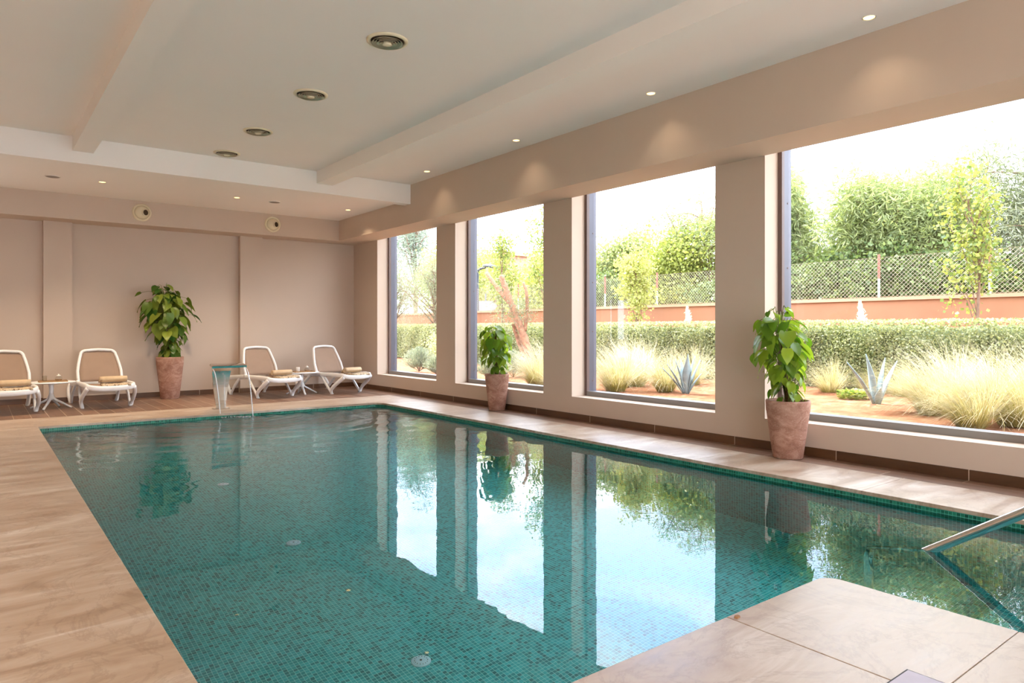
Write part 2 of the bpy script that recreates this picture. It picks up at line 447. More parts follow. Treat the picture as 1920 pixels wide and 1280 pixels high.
# back wall with two shallow pilasters
MB().box(X0 - .3, -1.62, YB, YB + .3, -0.3, ZC).box(-.50, WX1, YB, YB + .3, -.3, ZC).box(-1.62, -.50, YB, YB + .3, 2.3, ZC).box(-1.62, -.50, YB, YB + .3, -.3, 0).obj('wall_back', PLASTER, kind='structure')
d = empty('door_1', (-1.06, YB + .06, 0), kind='structure')
MB().box(-.56, -.50, -.03, .03, 0, 2.3).box(0.0, .22, -.03, .03, 0, 2.3).box(.50, .56, -.03, .03, 0, 2.3).box(-.50, 0, -.03, .03, 2.22, 2.3).box(-.50, 0, -.03, .03, 0, .1).box(.22, .50, -.03, .03, 2.22, 2.3).box(.22, .50, -.03, .03, 0, .1).obj('door_frame', ALU, d)
MB().box(-.505, .005, -.004, .004, .09, 2.23).obj('glass_pane', GLASS, d)
MB().box(.215, .505, -.004, .004, .09, 2.23).obj('glass_pane', GLASS, d)
MB().box(0.95, 1.39, YB - .13, YB, 0, 3.28).obj('trim_7', PLASTER, kind='structure')
MB().box(4.37, 4.83, YB - .13, YB, 0, 3.28).obj('trim_8', PLASTER, kind='structure')
# wall with windows
WIN = [(11.42, 13.895), (8.25, 10.76), (5.08, 7.60), (1.91, 4.42), (-1.25, 1.25)]
b = MB()
b.box(XW, WX1, Y0, YB, -0.3, 0.34)
b.box(XW, WX1, Y0, YB, 3.75, ZC)
ys = [Y0] + [q for w in reversed(WIN) for q in w] + [YB]
for i in range(0, len(ys), 2):
    b.box(XW, WX1, ys[i], ys[i + 1], 0.34, 3.75)
b.obj('wall_right', PLASTER, kind='structure')
for i, (a, c) in enumerate(WIN):
    w = empty('window_%d' % (i + 1), (7.34, (a + c) / 2, 0.34), kind='structure')
    h = (c - a) / 2; H = 3.41
    f = MB(); t = 0.045
    f.box(-.05, .10, -h, h, 0, 0.065); f.box(-.05, .10, -h, h, H - .06, H)
    f.box(-.05, .10, h - t, h, 0.065, H - .06); f.box(-.05, .10, -h, -h + t, 0.065, H - .06)
    n0 = len(f.F)
    for k in range(5): f.lathe([(0.011, 0), (0.011, .004)], 8, (.03, h - t - .004, 0.22 + k * 0.74), 'y')
    o = f.obj('window_frame', ALU, w); o.data.materials.append(DARKALU)
    for p_ in o.data.polygons:
        if p_.index >= n0: p_.material_index = 1
    g = MB(); g.box(-.10, -.05, h - t - .006, h, 0, H); g.box(-.10, -.05, -h, -h + t + .006, 0, H)
    f2 = MB().box(-.10, -.05, -h + t + .006, h - t - .006, 0, .07).obj('bottom_bar', ALUG, w)
    g.obj('frame_gasket', DARKALU, w, label='dark brown edge strip')
    p = MB(); p.box(.045, .053, -h + t - .004, h - t + .004, 0.06, H - .055)
    p.obj('glass_pane', GLASS, w)
# unseen glazing added at the end behind the camera
def glazed(name, axis, fixed, a0, a1, top, nb):
    d = empty(name, (fixed, (a0 + a1) / 2, 0) if axis == 'y' else ((a0 + a1) / 2, fixed, 0), kind='structure')
    W = (a1 - a0) / 2; f = MB(); p = MB()
    def bx(b, u0, u1, t, z0, z1):
        b.box(-t, t, u0, u1, z0, z1) if axis == 'y' else b.box(u0, u1, -t, t, z0, z1)
    for k in range(nb + 1):
        u = -W + 2 * W * k / nb; bx(f, u - .03, u + .03, .04, 0, top)
    bx(f, -W + .03, W - .03, .04, top - .06, top); bx(f, -W + .03, W - .03, .04, 0, .08)
    f.obj('window_frame', ALU, d)
    for k in range(nb): bx(p, -W + 2 * W * k / nb + .025, -W + 2 * W * (k + 1) / nb - .025, .004, .075, top - .055)
    p.obj('glass_pane', GLASS, d)
b = MB(); b.box(X0 - .3, X0, Y0, YB, -.3, ZC)
b.obj('wall_left', PLASTER, kind='structure')
b = MB(); b.box(X0 - .3, -1.4, Y0 - .3, Y0, -.3, ZC).box(4.5, WX1, Y0 - .3, Y0, -.3, ZC).box(-1.4, 4.5, Y0 - .3, Y0, 3.2, ZC).box(-1.4, 4.5, Y0 - .3, Y0, -.3, 0)
b.obj('wall_front', PLASTER, kind='structure')
glazed('window_6', 'x', Y0 - .15, -1.4, 4.5, 3.2, 5)  # added for frontal light on the back wall
# skirting
MB().box(X0, -1.62, YB - .015, YB, 0, .095).box(-.50, .95, YB - .015, YB, 0, .095).box(1.39, 4.37, YB - .015, YB, 0, .095).box(4.83, XW, YB - .015, YB, 0, .095).box(.94, 1.40, YB - .145, YB - .13, 0, .095).box(4.36, 4.84, YB - .145, YB - .13, 0, .095).obj('baseboard_back', SKIRT_X, kind='structure')
MB().box(XW - .015, XW, Y0, YB - .015, 0, .095).obj('baseboard_right', SKIRT_Y, kind='structure')
MB().box(X0, X0 + .015, Y0, YB - .015, 0, .095).obj('baseboard_left', SKIRT_Y, kind='structure')

# floors -------------------------------------------------------------
MB().box(X0, XW, 12.62, YB, -.3, 0).box(6.61, XW, Y0, 12.62, -.3, 0).obj('floor', WOODT, kind='structure')
def deck():
    """travertine deck around the pool: slab pieces with rounded inner corners and a 33 mm nose over the mosaic"""
    b = MB(); z0, z1 = -.033, 0.0
    g = 0.0025  # open joints between slabs
    r = 0.12
    def slab(poly):
        n = len(poly); V = [(x, y, z0) for x, y in poly] + [(x, y, z1) for x, y in poly]
        F = [tuple(range(n))[::-1], tuple(range(n, 2 * n))] + [(i, (i + 1) % n, n + (i + 1) % n, n + i) for i in range(n)]
        b.add(V, F)
    def arc(cx, cy, a0, a1, r=r, n=7): return [(cx + r * math.cos(a0 + (a1 - a0) * i / n), cy + r * math.sin(a0 + (a1 - a0) * i / n)) for i in range(n + 1)]
    # back band incl. rounded right back corner of the basin
    slab([(PX0, PY1), (PX1 - .25, PY1)] + arc(PX1 - .25, PY1 - .25, PI / 2, 0, .25) + [(6.61, PY1 - .25), (6.61, 12.62), (X0, 12.62), (X0, PY1)])
    # right band, slabs 1.6 m long
    yy = [PY1 - .25, 9.6, 7.9, 6.2, 4.5, 2.8, 1.1, -.6, -2.3, Y0]
    for i in range(len(yy) - 1): slab([(PX1, yy[i + 1] + g), (6.61, yy[i + 1] + g), (6.61, yy[i]), (PX1, yy[i])])
    # left band
    slab([(X0, Y0), (PX0, Y0), (PX0, PY1), (X0, PY1)])
    # near deck
    slab([(PX0, 1.07 + g), (2.78 - g, 1.07 + g), (2.78 - g, PYN), (PX0, PYN)])
    slab([(2.78, 1.07 + g), (EX0, 1.07 + g), (EX0, PYN - .10)] + arc(EX0 - .10, PYN - .10, 0, PI / 2, .10)[1:] + [(2.78, PYN)])
    slab([(PX0, Y0), (EX0, Y0), (EX0, 1.07), (PX0, 1.07)])
    slab([(EX0, Y0), (PX1, Y0), (PX1, EY0), (EX0, EY0)])
    o = b.obj('deck_floor', STONE, kind='structure', bevel=0.004); return o
deck()
# bed under deck slabs so that the joints are dark
MB().box(X0, PX0 - .03, Y0, 12.62, -.3, -.034).box(PX0 - .03, 6.61, PY1 + .03, 12.62, -.3, -.034).box(PX1 + .03, 6.61, Y0, PY1 + .03, -.3, -.034).box(PX0 - .03, EX0 - .03, Y0, PYN - .03, -.3, -.034).box(EX0 - .03, PX1 + .03, Y0, EY0 - .03, -.3, -.034).obj('floor_screed', simple('screed', srgb(120, 100, 84), .9), kind='structure')

# pool basin: inner faces only, mosaic, rounded top edge slightly behind the coping nose
def basin():
    b = MB(); T = .012; top = -.034
    out = [(PX0 - T, PYN - T), (EX0 - T, PYN - T), (EX0 - T, EY0 - T), (PX1 + T, EY0 - T), (PX1 + T, PY1 - .24)]
    for i in range(1, 8):
        a = i / 8 * PI / 2; out.append((PX1 - .25 + (.25 + T) * math.cos(a), PY1 - .25 + (.25 + T) * math.sin(a)))
    out += [(PX1 - .25, PY1 + T), (PX0 - T, PY1 + T)]
    zb = top - .027 * 6 + .01
    n = len(out); V = [(x, y, zb) for x, y in out] + [(x, y, DEP) for x, y in out]
    F = [(i, n + i, n + (i + 1) % n, (i + 1) % n) for i in range(n)] + [tuple(range(n, 2 * n))]
    b.add(V, F)
    mesh_obj('pool_waterline_shaded', [(x, y, top) for x, y in out] + [(x, y, zb) for x, y in out], [(i, n + i, n + (i + 1) % n, (i + 1) % n) for i in range(n)], MOSAIC_SHADE, kind='structure')
    # outer shell gives the basin its thickness
    W = .25; V2 = [(PX0 - W, EY0 - W), (PX1 + W, EY0 - W), (PX1 + W, PY1 + W), (PX0 - W, PY1 + W)]
    b.add([(x, y, -.31) for x, y in V2] + [(x, y, DEP - .2) for x, y in V2], [(0, 1, 5, 4), (1, 2, 6, 5), (2, 3, 7, 6), (3, 0, 4, 7), (4, 5, 6, 7)])
    return b.obj('pool_basin', MOSAIC, kind='structure')
basin()
st = MB()
for k in range(7):
    y1 = EY0 + 0.33 * (k + 1); st.box(EX0 - .012, PX1 + .012, EY0 + .33 * k - (0.012 if k == 0 else 0), y1, DEP, -.24 - .19 * k)
st.obj('pool_steps', MOSAIC, kind='structure')
def water():
    x0, x1, y0, y1 = PX0 - .012, PX1 + .012, PYN - .012, PY1 + .012
    nx, ny = 150, 280
    X, Y = np.meshgrid(np.linspace(x0, x1, nx), np.linspace(y0, y1, ny))
    # distance to the line where the sheet of water lands
    ax, ay, bx, by = 3.05, 11.52, 3.52, 11.36
    t = np.clip(((X - ax) * (bx - ax) + (Y - ay) * (by - ay)) / ((bx - ax) ** 2 + (by - ay) ** 2), 0, 1)
    D = np.hypot(X - ax - t * (bx - ax), Y - ay - t * (by - ay)); A = np.arctan2(Y - 11.4, X - 3.3)
    H = .0050 * np.exp(-D / 1.1) * np.sin(D * 26 + 1.2 * np.sin(A * 5)) + .0042 * np.exp(-D / 1.9) * np.sin(D * 15 + 1.6 * np.sin(A * 3 + 1) + X * 2)
    H += .0018 * np.exp(-D / 3.2) * (np.sin(X * 9 + 2 * np.sin(Y * 3.1)) * np.sin(Y * 11 + 1.5 * np.sin(X * 2.3)))
    V = np.stack([X, Y, WZ + H], 2).reshape(-1, 3).tolist()
    F = [(j * nx + i, j * nx + i + 1, (j + 1) * nx + i + 1, (j + 1) * nx + i) for j in range(ny - 1) for i in range(nx - 1)]
    # flat water of the step alcove, welded along the common edge
    ex = [i for i in range(nx) if V[i][0] >= EX0 - .012]
    n = len(V); V += [(V[i][0], EY0 - .012, WZ) for i in ex]
    F += [(n + k, n + k + 1, ex[k + 1], ex[k]) for k in range(len(ex) - 1)]
    return mesh_obj('pool_water', V, F, WATER, smooth=True, kind='stuff', label='clear still teal pool water reflecting the tall windows', cat='water')
water()

# floor inlets of the pool
def inlet(x, y, label):
    r = empty('pool_inlet', (x, y, DEP), label=label, cat='pool fitting', group='round inlets on the pool floor')
    MB().lathe([(.062, 0), (.062, .006), (.058, .010), (.054, .011)], 36).obj('flange', DRAINM, r, smooth=True)
    b = MB().lathe([(.052, .0105), (.049, .014), (.025, .018), (.008, .0185)], 36); n0 = len(b.F)
    for k in range(14):
        a = 2 * PI * k / 14; b.lathe([(.003, .0150), (.003, .0175)], 6, (.04 * math.cos(a), .04 * math.sin(a), 0))
    b.lathe([(.008, .0175), (.008, .0195)], 12)
    o = b.obj('cover', DRAINM, r); o.data.materials.append(DARKM)
    for p_ in o.data.polygons:
        if p_.index >= n0: p_.material_index = 1
inlet(2.21, 3.80, 'round white pool inlet nearest the near deck on the mosaic floor')
inlet(2.21, 6.01, 'round white pool inlet in the middle of the row on the mosaic floor')
inlet(2.21, 8.21, 'round white pool inlet farthest away towards the waterfall spout')

# ------------------------------------------------------------------ fittings on the ceiling
def downlight(x, y, z, label, grp, power=5):
    r = empty('recessed_downlight', (x, y, z), label=label, cat='downlight', group=grp)
    tr_ = MB().lathe([(.052, -.006), (.056, -.004), (.056, 0), (.044, 0)], 28, close=False).obj('trim_ring', CERAM, r, smooth=True)
    MB().lathe([(.046, -.0025), (.046, -.001)], 28).obj('lens', BULB, tr_)
    ld = bpy.data.lights.new('downlight_lamp', 'SPOT'); ld.energy = power; ld.color = (1.0, 0.78, 0.54); ld.spot_size = math.radians(115); ld.spot_blend = 0.9; ld.shadow_soft_size = 0.04
    lo = bpy.data.objects.new('lamp', ld); COL.objects.link(lo); lo.parent = r; lo.location = (0, 0, -.012)
G1 = 'downlights over the window side'; G2 = 'downlights along the back wall'
for y, l in ((2.83, 'small round downlight nearest the camera in the window-side ceiling'), (5.25, 'small round downlight, second from the camera in the window-side ceiling'),
             (7.72, 'small round downlight, third from the camera in the window-side ceiling'), (10.17, 'small round downlight beside the end of the cross beam')):
    downlight(6.03, y, ZC, l, G1)
for x, y, l in ((5.91, 13.05, 'small round downlight near the window corner of the back ceiling strip'), (3.75, 13.05, 'small round downlight in the middle of the back ceiling strip'),
                (1.62, 13.0, 'small round downlight at the left of the back ceiling strip')):
    downlight(x, y, 3.725, l, G2, 125 if x < 5 else 34)
downlight(-.7, 13.0, 3.725, 'added unseen downlight at the far left of the back strip', G2, 125)  # unseen lamp added to brighten the left of the back wall
for k, y in enumerate((-3.0, -.6, 1.8, 4.2, 6.6, 9.0)):  # unseen row added as warm fill for the left deck and back wall
    downlight(-.95, y, ZC, 'added unseen downlight over the left deck', 'added fill downlights over the left deck', 68)
downlight(6.03, .4, ZC, 'added unseen downlight behind the camera in the window-side ceiling', G1)  # out of view, added to help light the room
for x, y, l in ((.945, 12.98, 'flat grey round ceiling speaker above the left lounger pair'), (4.44, 13.06, 'flat grey round ceiling speaker above the right lounger pair')):
    r = empty('ceiling_speaker', (x, y, 3.725), label=l, cat='speaker', group='flat speakers in the back ceiling strip')
    MB().lathe([(.10, -.010), (.105, -.006), (.105, 0)], 28).obj('rim', CERAM, r, smooth=True)
    MB().lathe([(.09, -.013), (.09, -.0095)], 28).obj('grille', simple('speaker_grille', srgb(150, 140, 132), .8), r)
def diffuser(y, l):
    r = empty('air_diffuser', (3.0, y, ZC), label=l, cat='air vent', group='round air diffusers in the main ceiling')
    og = MB().lathe([(.19, 0), (.188, -.012), (.165, -.02), (.15, -.008), (.15, -.001)], 44, close=False).obj('outer_ring', VENTM, r, smooth=True)
    MB().lathe([(.15, -.003), (.15, -.001)], 36).obj('backing', VENTDARK, og)
    for k, rr in enumerate((.130, .106, .082, .058)):
        MB().lathe([(rr + .011, -.026 - .003 * k), (rr + .013, -.030 - .003 * k), (rr - .010, -.004)], 40, close=False).obj('vane', VENTM, og, smooth=True)
    MB().lathe([(.03, -.006), (.042, -.038), (.03, -.046), (.01, -.048)], 32).obj('core', VENTM, r, smooth=True)
for y, l in ((5.77, 'largest-looking round cream ceiling diffuser, nearest the camera'), (7.62, 'round cream ceiling diffuser, second from the camera'),
             (9.48, 'round cream ceiling diffuser, third from the camera'), (10.95, 'round cream ceiling diffuser beside the cross beam, farthest away')):
    diffuser(y, l)
def jet(x, l):
    r = empty('jet_nozzle', (x, 14.5, 3.51), label=l, cat='air vent', group='round jet nozzles on the back frieze')
    MB().lathe([(.165, 0), (.165, -.012), (.15, -.028), (.128, -.03), (.124, -.012)], 44, (0, 0, 0), 'y', close=False).obj('flange', VENTM, r, smooth=True)
    MB().lathe([(.126, -.002), (.12, -.024), (.09, -.05), (.05, -.066), (.006, -.072)], 40, (0, 0, 0), 'y').obj('ball', VENTM, r, smooth=True)
    h = MB().lathe([(.062, 0), (.062, .03), (.052, .034), (.050, .018)], 30, (0, 0, 0), 'y').obj('outlet', VENTM, r, smooth=True)
    h.location = (.05, -.088, -.006); h.rotation_euler = (0, 0, math.radians(30))
    h2 = MB().lathe([(.051, -.002), (.051, .0)], 30, (0, 0, 0), 'y').obj('opening', VENTDARK, h)
jet(2.449, 'round cream jet nozzle on the back frieze above the tall potted plant')
jet(4.885, 'round cream jet nozzle on the back frieze nearer the window corner')

# ------------------------------------------------------------------ sun loungers
def rounded_rect_path(w0, w1, h, r, n=6):
    """open U: from bottom left up, over, down to bottom right; returns (x, s) with s along the back"""
    pts = [(-w0, 0), (-w0 * 1.02, h * .35), (-(w0 * .3 + w1 * .7), h * .75)]
    for i in range(n + 1):
        a = PI - i / n * PI / 2; pts.append((-w1 + r + r * math.cos(a), h - r + r * math.sin(a)))
    pts.append((0, h + .015))
    for i in range(n + 1):
        a = PI / 2 - i / n * PI / 2; pts.append((w1 - r + r * math.cos(a), h - r + r * math.sin(a)))
    pts += [(w0 * .3 + w1 * .7, h * .75), (w0 * 1.02, h * .35), (w0, 0)]
    return pts
LGRP = 'white sun loungers along the back wall'
def make_lounger(label):
    t = empty('sun_lounger', label=label, cat='sun lounger', group=LGRP)
    hw = .345
    f = MB()
    # bed frame: two side rails joined by a bowed front and a straight rear bar (one continuous ring)
    ring = [(hw * .0, -.03, .345), (hw * .55, -.015, .352), (hw * .92, .03, .372), (hw, .12, .388), (hw, .5, .392), (hw, .95, .385), (hw * .99, 1.35, .36), (hw * .95, 1.72, .335), (hw * .8, 1.76, .333)]
    left = [(-x, y, z) for x, y, z in ring[1:]][::-1]
    loop = smooth_path([(hw * .0, 1.765, .333)] + left + ring + [(hw * .0, 1.765, .333)], 4)
    f.tube(loop, .036, 10, .7, 1.2, sq=True, caps=False)
    f.box(-hw, hw, .93, .97, .34, .37)
    f.obj('bed_frame', WHITE_PL, t, smooth=True)
    # legs: V shaped, two struts each meeting at one foot
    def leg(sx, yf, ya, yb, za, zb):
        b = MB()
        b.tube(smooth_path([(sx * hw, ya, za), (sx * (hw + .035), ya + (yf - ya) * .35, za * .72), (sx * (hw + .045), yf - (yf - ya) * .12, .12), (sx * (hw + .02), yf, .012)], 4), [.031] * 9 + [.026] * 4, 8, .9, 1.2, sq=True)
        b.tube(smooth_path([(sx * hw, yb, zb), (sx * (hw + .02), yb + (yf - yb) * .5, zb * .55), (sx * (hw + .01), yf + .01, .012)], 4), .025, 8, .8, 1.2, sq=True)
        b.box(sx * (hw + .016) - .022, sx * (hw + .016) + .022, yf - .03, yf + .035, 0, .018)
        b.obj('leg', WHITE_PL, t, smooth=True)
    for sx in (-1, 1):
        leg(sx, .40, .03, .80, .36, .38)
        leg(sx, 1.52, 1.72, 1.15, .33, .36)
    # seat sling
    rows = []
    for j in range(14):
        y = .0 + j * .073; zz = .383 - .018 * math.sin(min(1, j / 13) * PI)
        w = hw - .02 - (.05 if j == 0 else .0)
        rows.append([(w * (i / 8 * 2 - 1), y + (.0 if j else .0), zz - .022 * (1 - (i / 4 - 1) ** 2) * (.6 if j else .9)) for i in range(9)])
    s = MB().sheet(rows); so = s.obj('seat', SLING, t, smooth=True)
    so.modifiers.new('thick', 'SOLIDIFY').thickness = .006
    # raised back
    by, bz, ang = .93, .405, math.radians(66)
    cy, sy = math.cos(ang), math.sin(ang)
    P = [(x, by + s_ * cy, bz + s_ * sy) for x, s_ in rounded_rect_path(.33, .275, .60, .09)]
    bf = MB().tube(smooth_path(P, 2), .027, 10, .9, 1.1, up=(0, -sy, cy)).obj('back_frame', WHITE_PL, t, smooth=True)
    rows = []
    for j in range(12):
        u = j / 11; s_ = .01 + u * .595; w = .325 + (.265 - .325) * u ** 1.5 - (.03 if j == 11 else 0)
        rows.append([(w * (i / 8 * 2 - 1), by + s_ * cy + .018 * (1 - (i / 4 - 1) ** 2), bz + s_ * sy) for i in range(9)])
    bo = MB().sheet(rows).obj('backrest', SLING, bf, smooth=True); bo.modifiers.new('thick', 'SOLIDIFY').thickness = .006
    for sx in (-1, 1):
        MB().lathe([(.03, -.028), (.042, -.02), (.042, .02), (.03, .028)], 20, (sx * .345, .93, .405), 'x').obj('hinge', WHITE_PL, bf, smooth=True)
    return t
def copy_tree(o, label, loc, rz=0, parent=None):
    c = o.copy(); COL.objects.link(c)
    if parent is None: c['label'] = label; c.location = loc; c.rotation_euler = (0, 0, rz)
    else: c.parent = parent
    for ch in list(o.children): copy_tree(ch, None, None, 0, c)
    return c
LY = 13.25
L1 = make_lounger('white sun lounger at the far left, cut by the picture edge'); L1.location = (.42, LY - .05, 0); L1.rotation_euler[2] = math.radians(3)
copy_tree(L1, 'white sun lounger between the round table and the tall potted plant', (1.79, LY, 0), math.radians(3))
copy_tree(L1, 'white sun lounger partly behind the waterfall spout', (4.72, LY, 0), math.radians(10))
copy_tree(L1, 'white sun lounger in the window corner at the right end', (6.22, LY - .02, 0), math.radians(14))
# rolled towels on folded patterned cloths
def cloth(x, y, rz, label):
    rows = []
    for j in range(9):
        yy = -.02 + j * .055
        rows.append([((i / 10 * 2 - 1) * .215 * (1 - .03 * j), yy, .392 - .020 * (1 - ((i / 5 - 1) * .6) ** 2) + .005 * math.sin(i * 1.7 + j) + .040) for i in range(11)])
    o = MB().sheet(rows).obj('folded_cloth', PATTERN, None, smooth=True, label=label, cat='cloth', group='patterned cloths folded on the lounger seats')
    o.modifiers.new('thick', 'SOLIDIFY').thickness = .036
    o.location = (x, y, 0); o.rotation_euler = (0, 0, rz)
def towel(x, y, rz, label):
    b = MB(); nseg = 26; V = []; F = []
    # spiral cross-section swept along x, rounded towel roll
    prof = []
    for i in range(46):
        a = i / 46 * 2 * PI * 2.6; r = .018 + .030 * i / 46; prof.append((r * math.cos(a), r * math.sin(a)))
    prof += [(.062, .0), (.085, -.03), (.10, -.046)]
    m = len(prof); K = 9
    for k in range(K):
        xx = (k / (K - 1) * 2 - 1) * .19
        sq = 1 - .05 * (abs(k - 4) / 4) ** 3
        for (p, q) in prof: V.append((xx, p * sq, q * sq * .95))
    for k in range(K - 1):
        for i in range(m - 1): F.append((k * m + i, k * m + i + 1, (k + 1) * m + i + 1, (k + 1) * m + i))
    b.add(V, F); o = b.obj('rolled_towel', TOWEL, None, smooth=True, label=label, cat='towel', group='rolled tan towels on the loungers')
    sm = o.modifiers.new('thick', 'SOLIDIFY'); sm.thickness = .010; sm.offset = 0
    o.scale = (1.08, 1.2, 1.2); o.location = (x, y, .392 + .086); o.rotation_euler = (0, 0, rz)
for (x, y, rz, who) in ((.42, LY - .05, math.radians(3), 'the far left lounger cut by the picture edge'), (1.79, LY, math.radians(3), 'the lounger beside the tall potted plant'),
                        (4.72, LY, math.radians(10), 'the lounger behind the waterfall spout'), (6.22, LY - .02, math.radians(14), 'the lounger in the window corner')):
    cs, sn = math.cos(rz), math.sin(rz)
    cloth(x + .07 * cs - .0 * sn, y + .0, rz, 'leopard-like patterned cloth under the towel on ' + who)
    towel(x + .08 * cs - .30 * sn, y + .30 * cs + .08 * sn, rz, 'rolled tan towel lying on ' + who)

# ------------------------------------------------------------------ side tables
def make_table(label):
    t = empty('side_table', label=label, cat='side table', group='round white side tables between the loungers')
    MB().lathe([(.02, .424), (.30, .426), (.345, .436), (.352, .444), (.345, .450), (.02, .450)], 48).obj('tabletop', WHITE_PL, t, smooth=True)
    MB().lathe([(.045, .424), (.034, .36), (.032, .24), (.05, .17), (.04, .14)], 20).obj('column', WHITE_PL, t, smooth=True)
    for k in range(4):
        a = PI / 4 + k * PI / 2 + .35; ca, sa = math.cos(a), math.sin(a)
        b = MB(); b.tube(smooth_path([(.015 * ca, .015 * sa, .25), (.05 * ca, .05 * sa, .16), (.17 * ca, .17 * sa, .09), (.31 * ca, .31 * sa, .012)], 4), [.022] * 9 + [.018] * 4, 8, 1, .8, sq=True)
        b.obj('leg', WHITE_PL, t, smooth=True)
    return t
T1 = make_table('round white side table between the two left loungers'); T1.location = (1.0, 14.0, 0)
copy_tree(T1, 'round white side table between the two right loungers', (5.30, 13.95, 0), .3)
CLEAR = glass_mat('clear_glassware', 1.5, (0.93, 0.93, 0.91))
for (x, y, side, who) in ((1.0, 14.0, 'the left side table', 0), (5.30, 13.95, 'the right side table', 1)):
    tr = empty('serving_tray', (x + .02, y - .04, .450), label='flat brown serving tray on ' + side, cat='tray', group='brown trays on the side tables')
    MB().box(-.20, .20, -.12, .12, 0, .010).obj('base', TRAYM, tr, bevel=.004)
    MB().box(-.205, .205, -.125, -.113, 0, .022).box(-.205, .205, .113, .125, 0, .022).box(-.205, -.193, -.113, .113, 0, .022).box(.193, .205, -.113, .113, 0, .022).obj('rim', TRAYM, tr, bevel=.003)
    MB().lathe([(.030, 0), (.036, .004), (.038, .09), (.0385, .095), (.035, .095), (.033, .01), (.002, .008)], 24, close=True).obj('glass_cup', CERAM if who else CLEAR, None, smooth=True, loc=(x - .10, y - .05, .460),
        label=('white tumbler' if who else 'clear tumbler') + ' standing on the tray of ' + side, cat='cup', group='tumblers on the trays')
    j = empty('glass_jar', (x + .10, y - .03, .460), label='round clear glass jar with stopper on the tray of ' + side, cat='jar', group='glass jars on the trays')
    jb = MB().lathe([(.030, 0), (.048, .01), (.056, .035), (.05, .06), (.032, .078), (.03, .085)], 24, close=False).obj('bowl', CLEAR, j, smooth=True)
    MB().lathe([(.001, .006), (.046, .014), (.05, .03), (.001, .032)], 20).obj('contents', TRAYM, jb, smooth=True, label='brown filling')
    MB().lathe([(.028, .083), (.034, .088), (.03, .096), (.008, .102), (.014, .112), (.002, .12)], 20).obj('stopper', CERAM, j, smooth=True)

# ------------------------------------------------------------------ waterfall spout
ft = empty('waterfall_spout', (3.25, 12.2, 0), label='polished steel waterfall spout standing on the far pool edge', cat='fountain')
prof = smooth_path([(0.0, 0.0), (.035, .18), (.05, .40), (.04, .60), (-.03, .715), (-.16, .742), (-.32, .728), (-.42, .705)], 5)
rowsF = []; rowsB = []
prof2 = [(p[0], p[1]) for p in [(q.x, q.y) for q in [Vector((a[0], a[1], 0)) for a in prof]]]
def spw(z, y):
    if y < -.02: u = min(1, (-y - .02) / .25); return (.165 + (.27 - .165) * u)
    u = z / .72; return .075 + .09 * u
MBs = MB(); V = []; F = []
n = len(prof2)
for i, (yy, zz) in enumerate(prof2):
    a = prof2[max(i - 1, 0)]; c = prof2[min(i + 1, n - 1)]
    tx, tz = c[0] - a[0], c[1] - a[1]; l = math.hypot(tx, tz); nx, nz = -tz / l, tx / l   # normal towards the pool/underside
    w = spw(zz, yy); cx = .0 + (0.02 if yy < -.1 else 0.02 * max(0, zz / .74))
    th = .03
    V += [(cx - w, yy, zz), (cx + w, yy, zz), (cx + w, yy - nx * th, zz - nz * th), (cx - w, yy - nx * th, zz - nz * th)]
for i in range(n - 1):
    for k in range(4): F.append((i * 4 + k, i * 4 + (k + 1) % 4, (i + 1) * 4 + (k + 1) % 4, (i + 1) * 4 + k))
F += [(0, 1, 2, 3), tuple((n - 1) * 4 + k for k in (3, 2, 1, 0))]
mesh_obj('blade', V, F, STEEL, ft).modifiers.new('b', 'BEVEL').width = .003
MB().box(-.13, .13, -.07, .09, 0, .012).obj('base_plate', STEEL, ft, bevel=.003)
# falling sheet of water
fall = []
for j in range(22):
    u = j / 21; y = 11.785 - .335 * u ; z = .69 - .757 * u * u - .0 * u
    fall.append((y, z, .262 - .035 * u))
rows = [[(3.27 + .02 * (j / 21) + w * (i / 24 * 2 - 1), y - .35 * w * (i / 24 * 2 - 1) * (j / 21) + .004 * math.sin(i * 1.9 + j * .15) * (j / 21) - (.006 if 0 else 0), z) for i in range(25)] for j, (y, z, w) in enumerate(fall)]
wf = empty('falling_water', (0, 0, 0), label='thin clear sheet of water falling from the steel spout', cat='water')
so = MB().sheet(rows).obj('water_sheet', THIN_WATER, wf, smooth=True)
STRAND = glass_mat('water_strand', 1.6, (.97, .98, 1)); 
m_, nt_, out_ = new_mat('aerated_water'); b_ = bsdf(nt_, out_, Roughness=.1); b_.inputs['Base Color'].default_value = (.9, .93, .97, 1); b_.inputs['Transmission Weight'].default_value = .55; b_.inputs['IOR'].default_value = 1.33
AERATED = m_
for sx in (-1, 1):
    MB().tube([(3.27 + .02 * j / 21 + sx * w, y - .35 * sx * w * j / 21, z) for j, (y, z, w) in enumerate(fall)], [.006 + .004 * (j / 21) for j in range(22)], 8).obj('water_strand', AERATED, wf, smooth=True)
# small splash ring
sp = MB()
for k in range(34):
    a = random.random(); x = 3.29 + (a * 2 - 1) * .24; y = 11.44 - .35 * (x - 3.29) + random.uniform(-.06, .02)
    sp.lathe([(.002, -.004), (.010, 0), (.006, .008), (.001, .012)], 7, (x, y, WZ + .002))
sp.obj('splash', AERATED, wf, smooth=True)

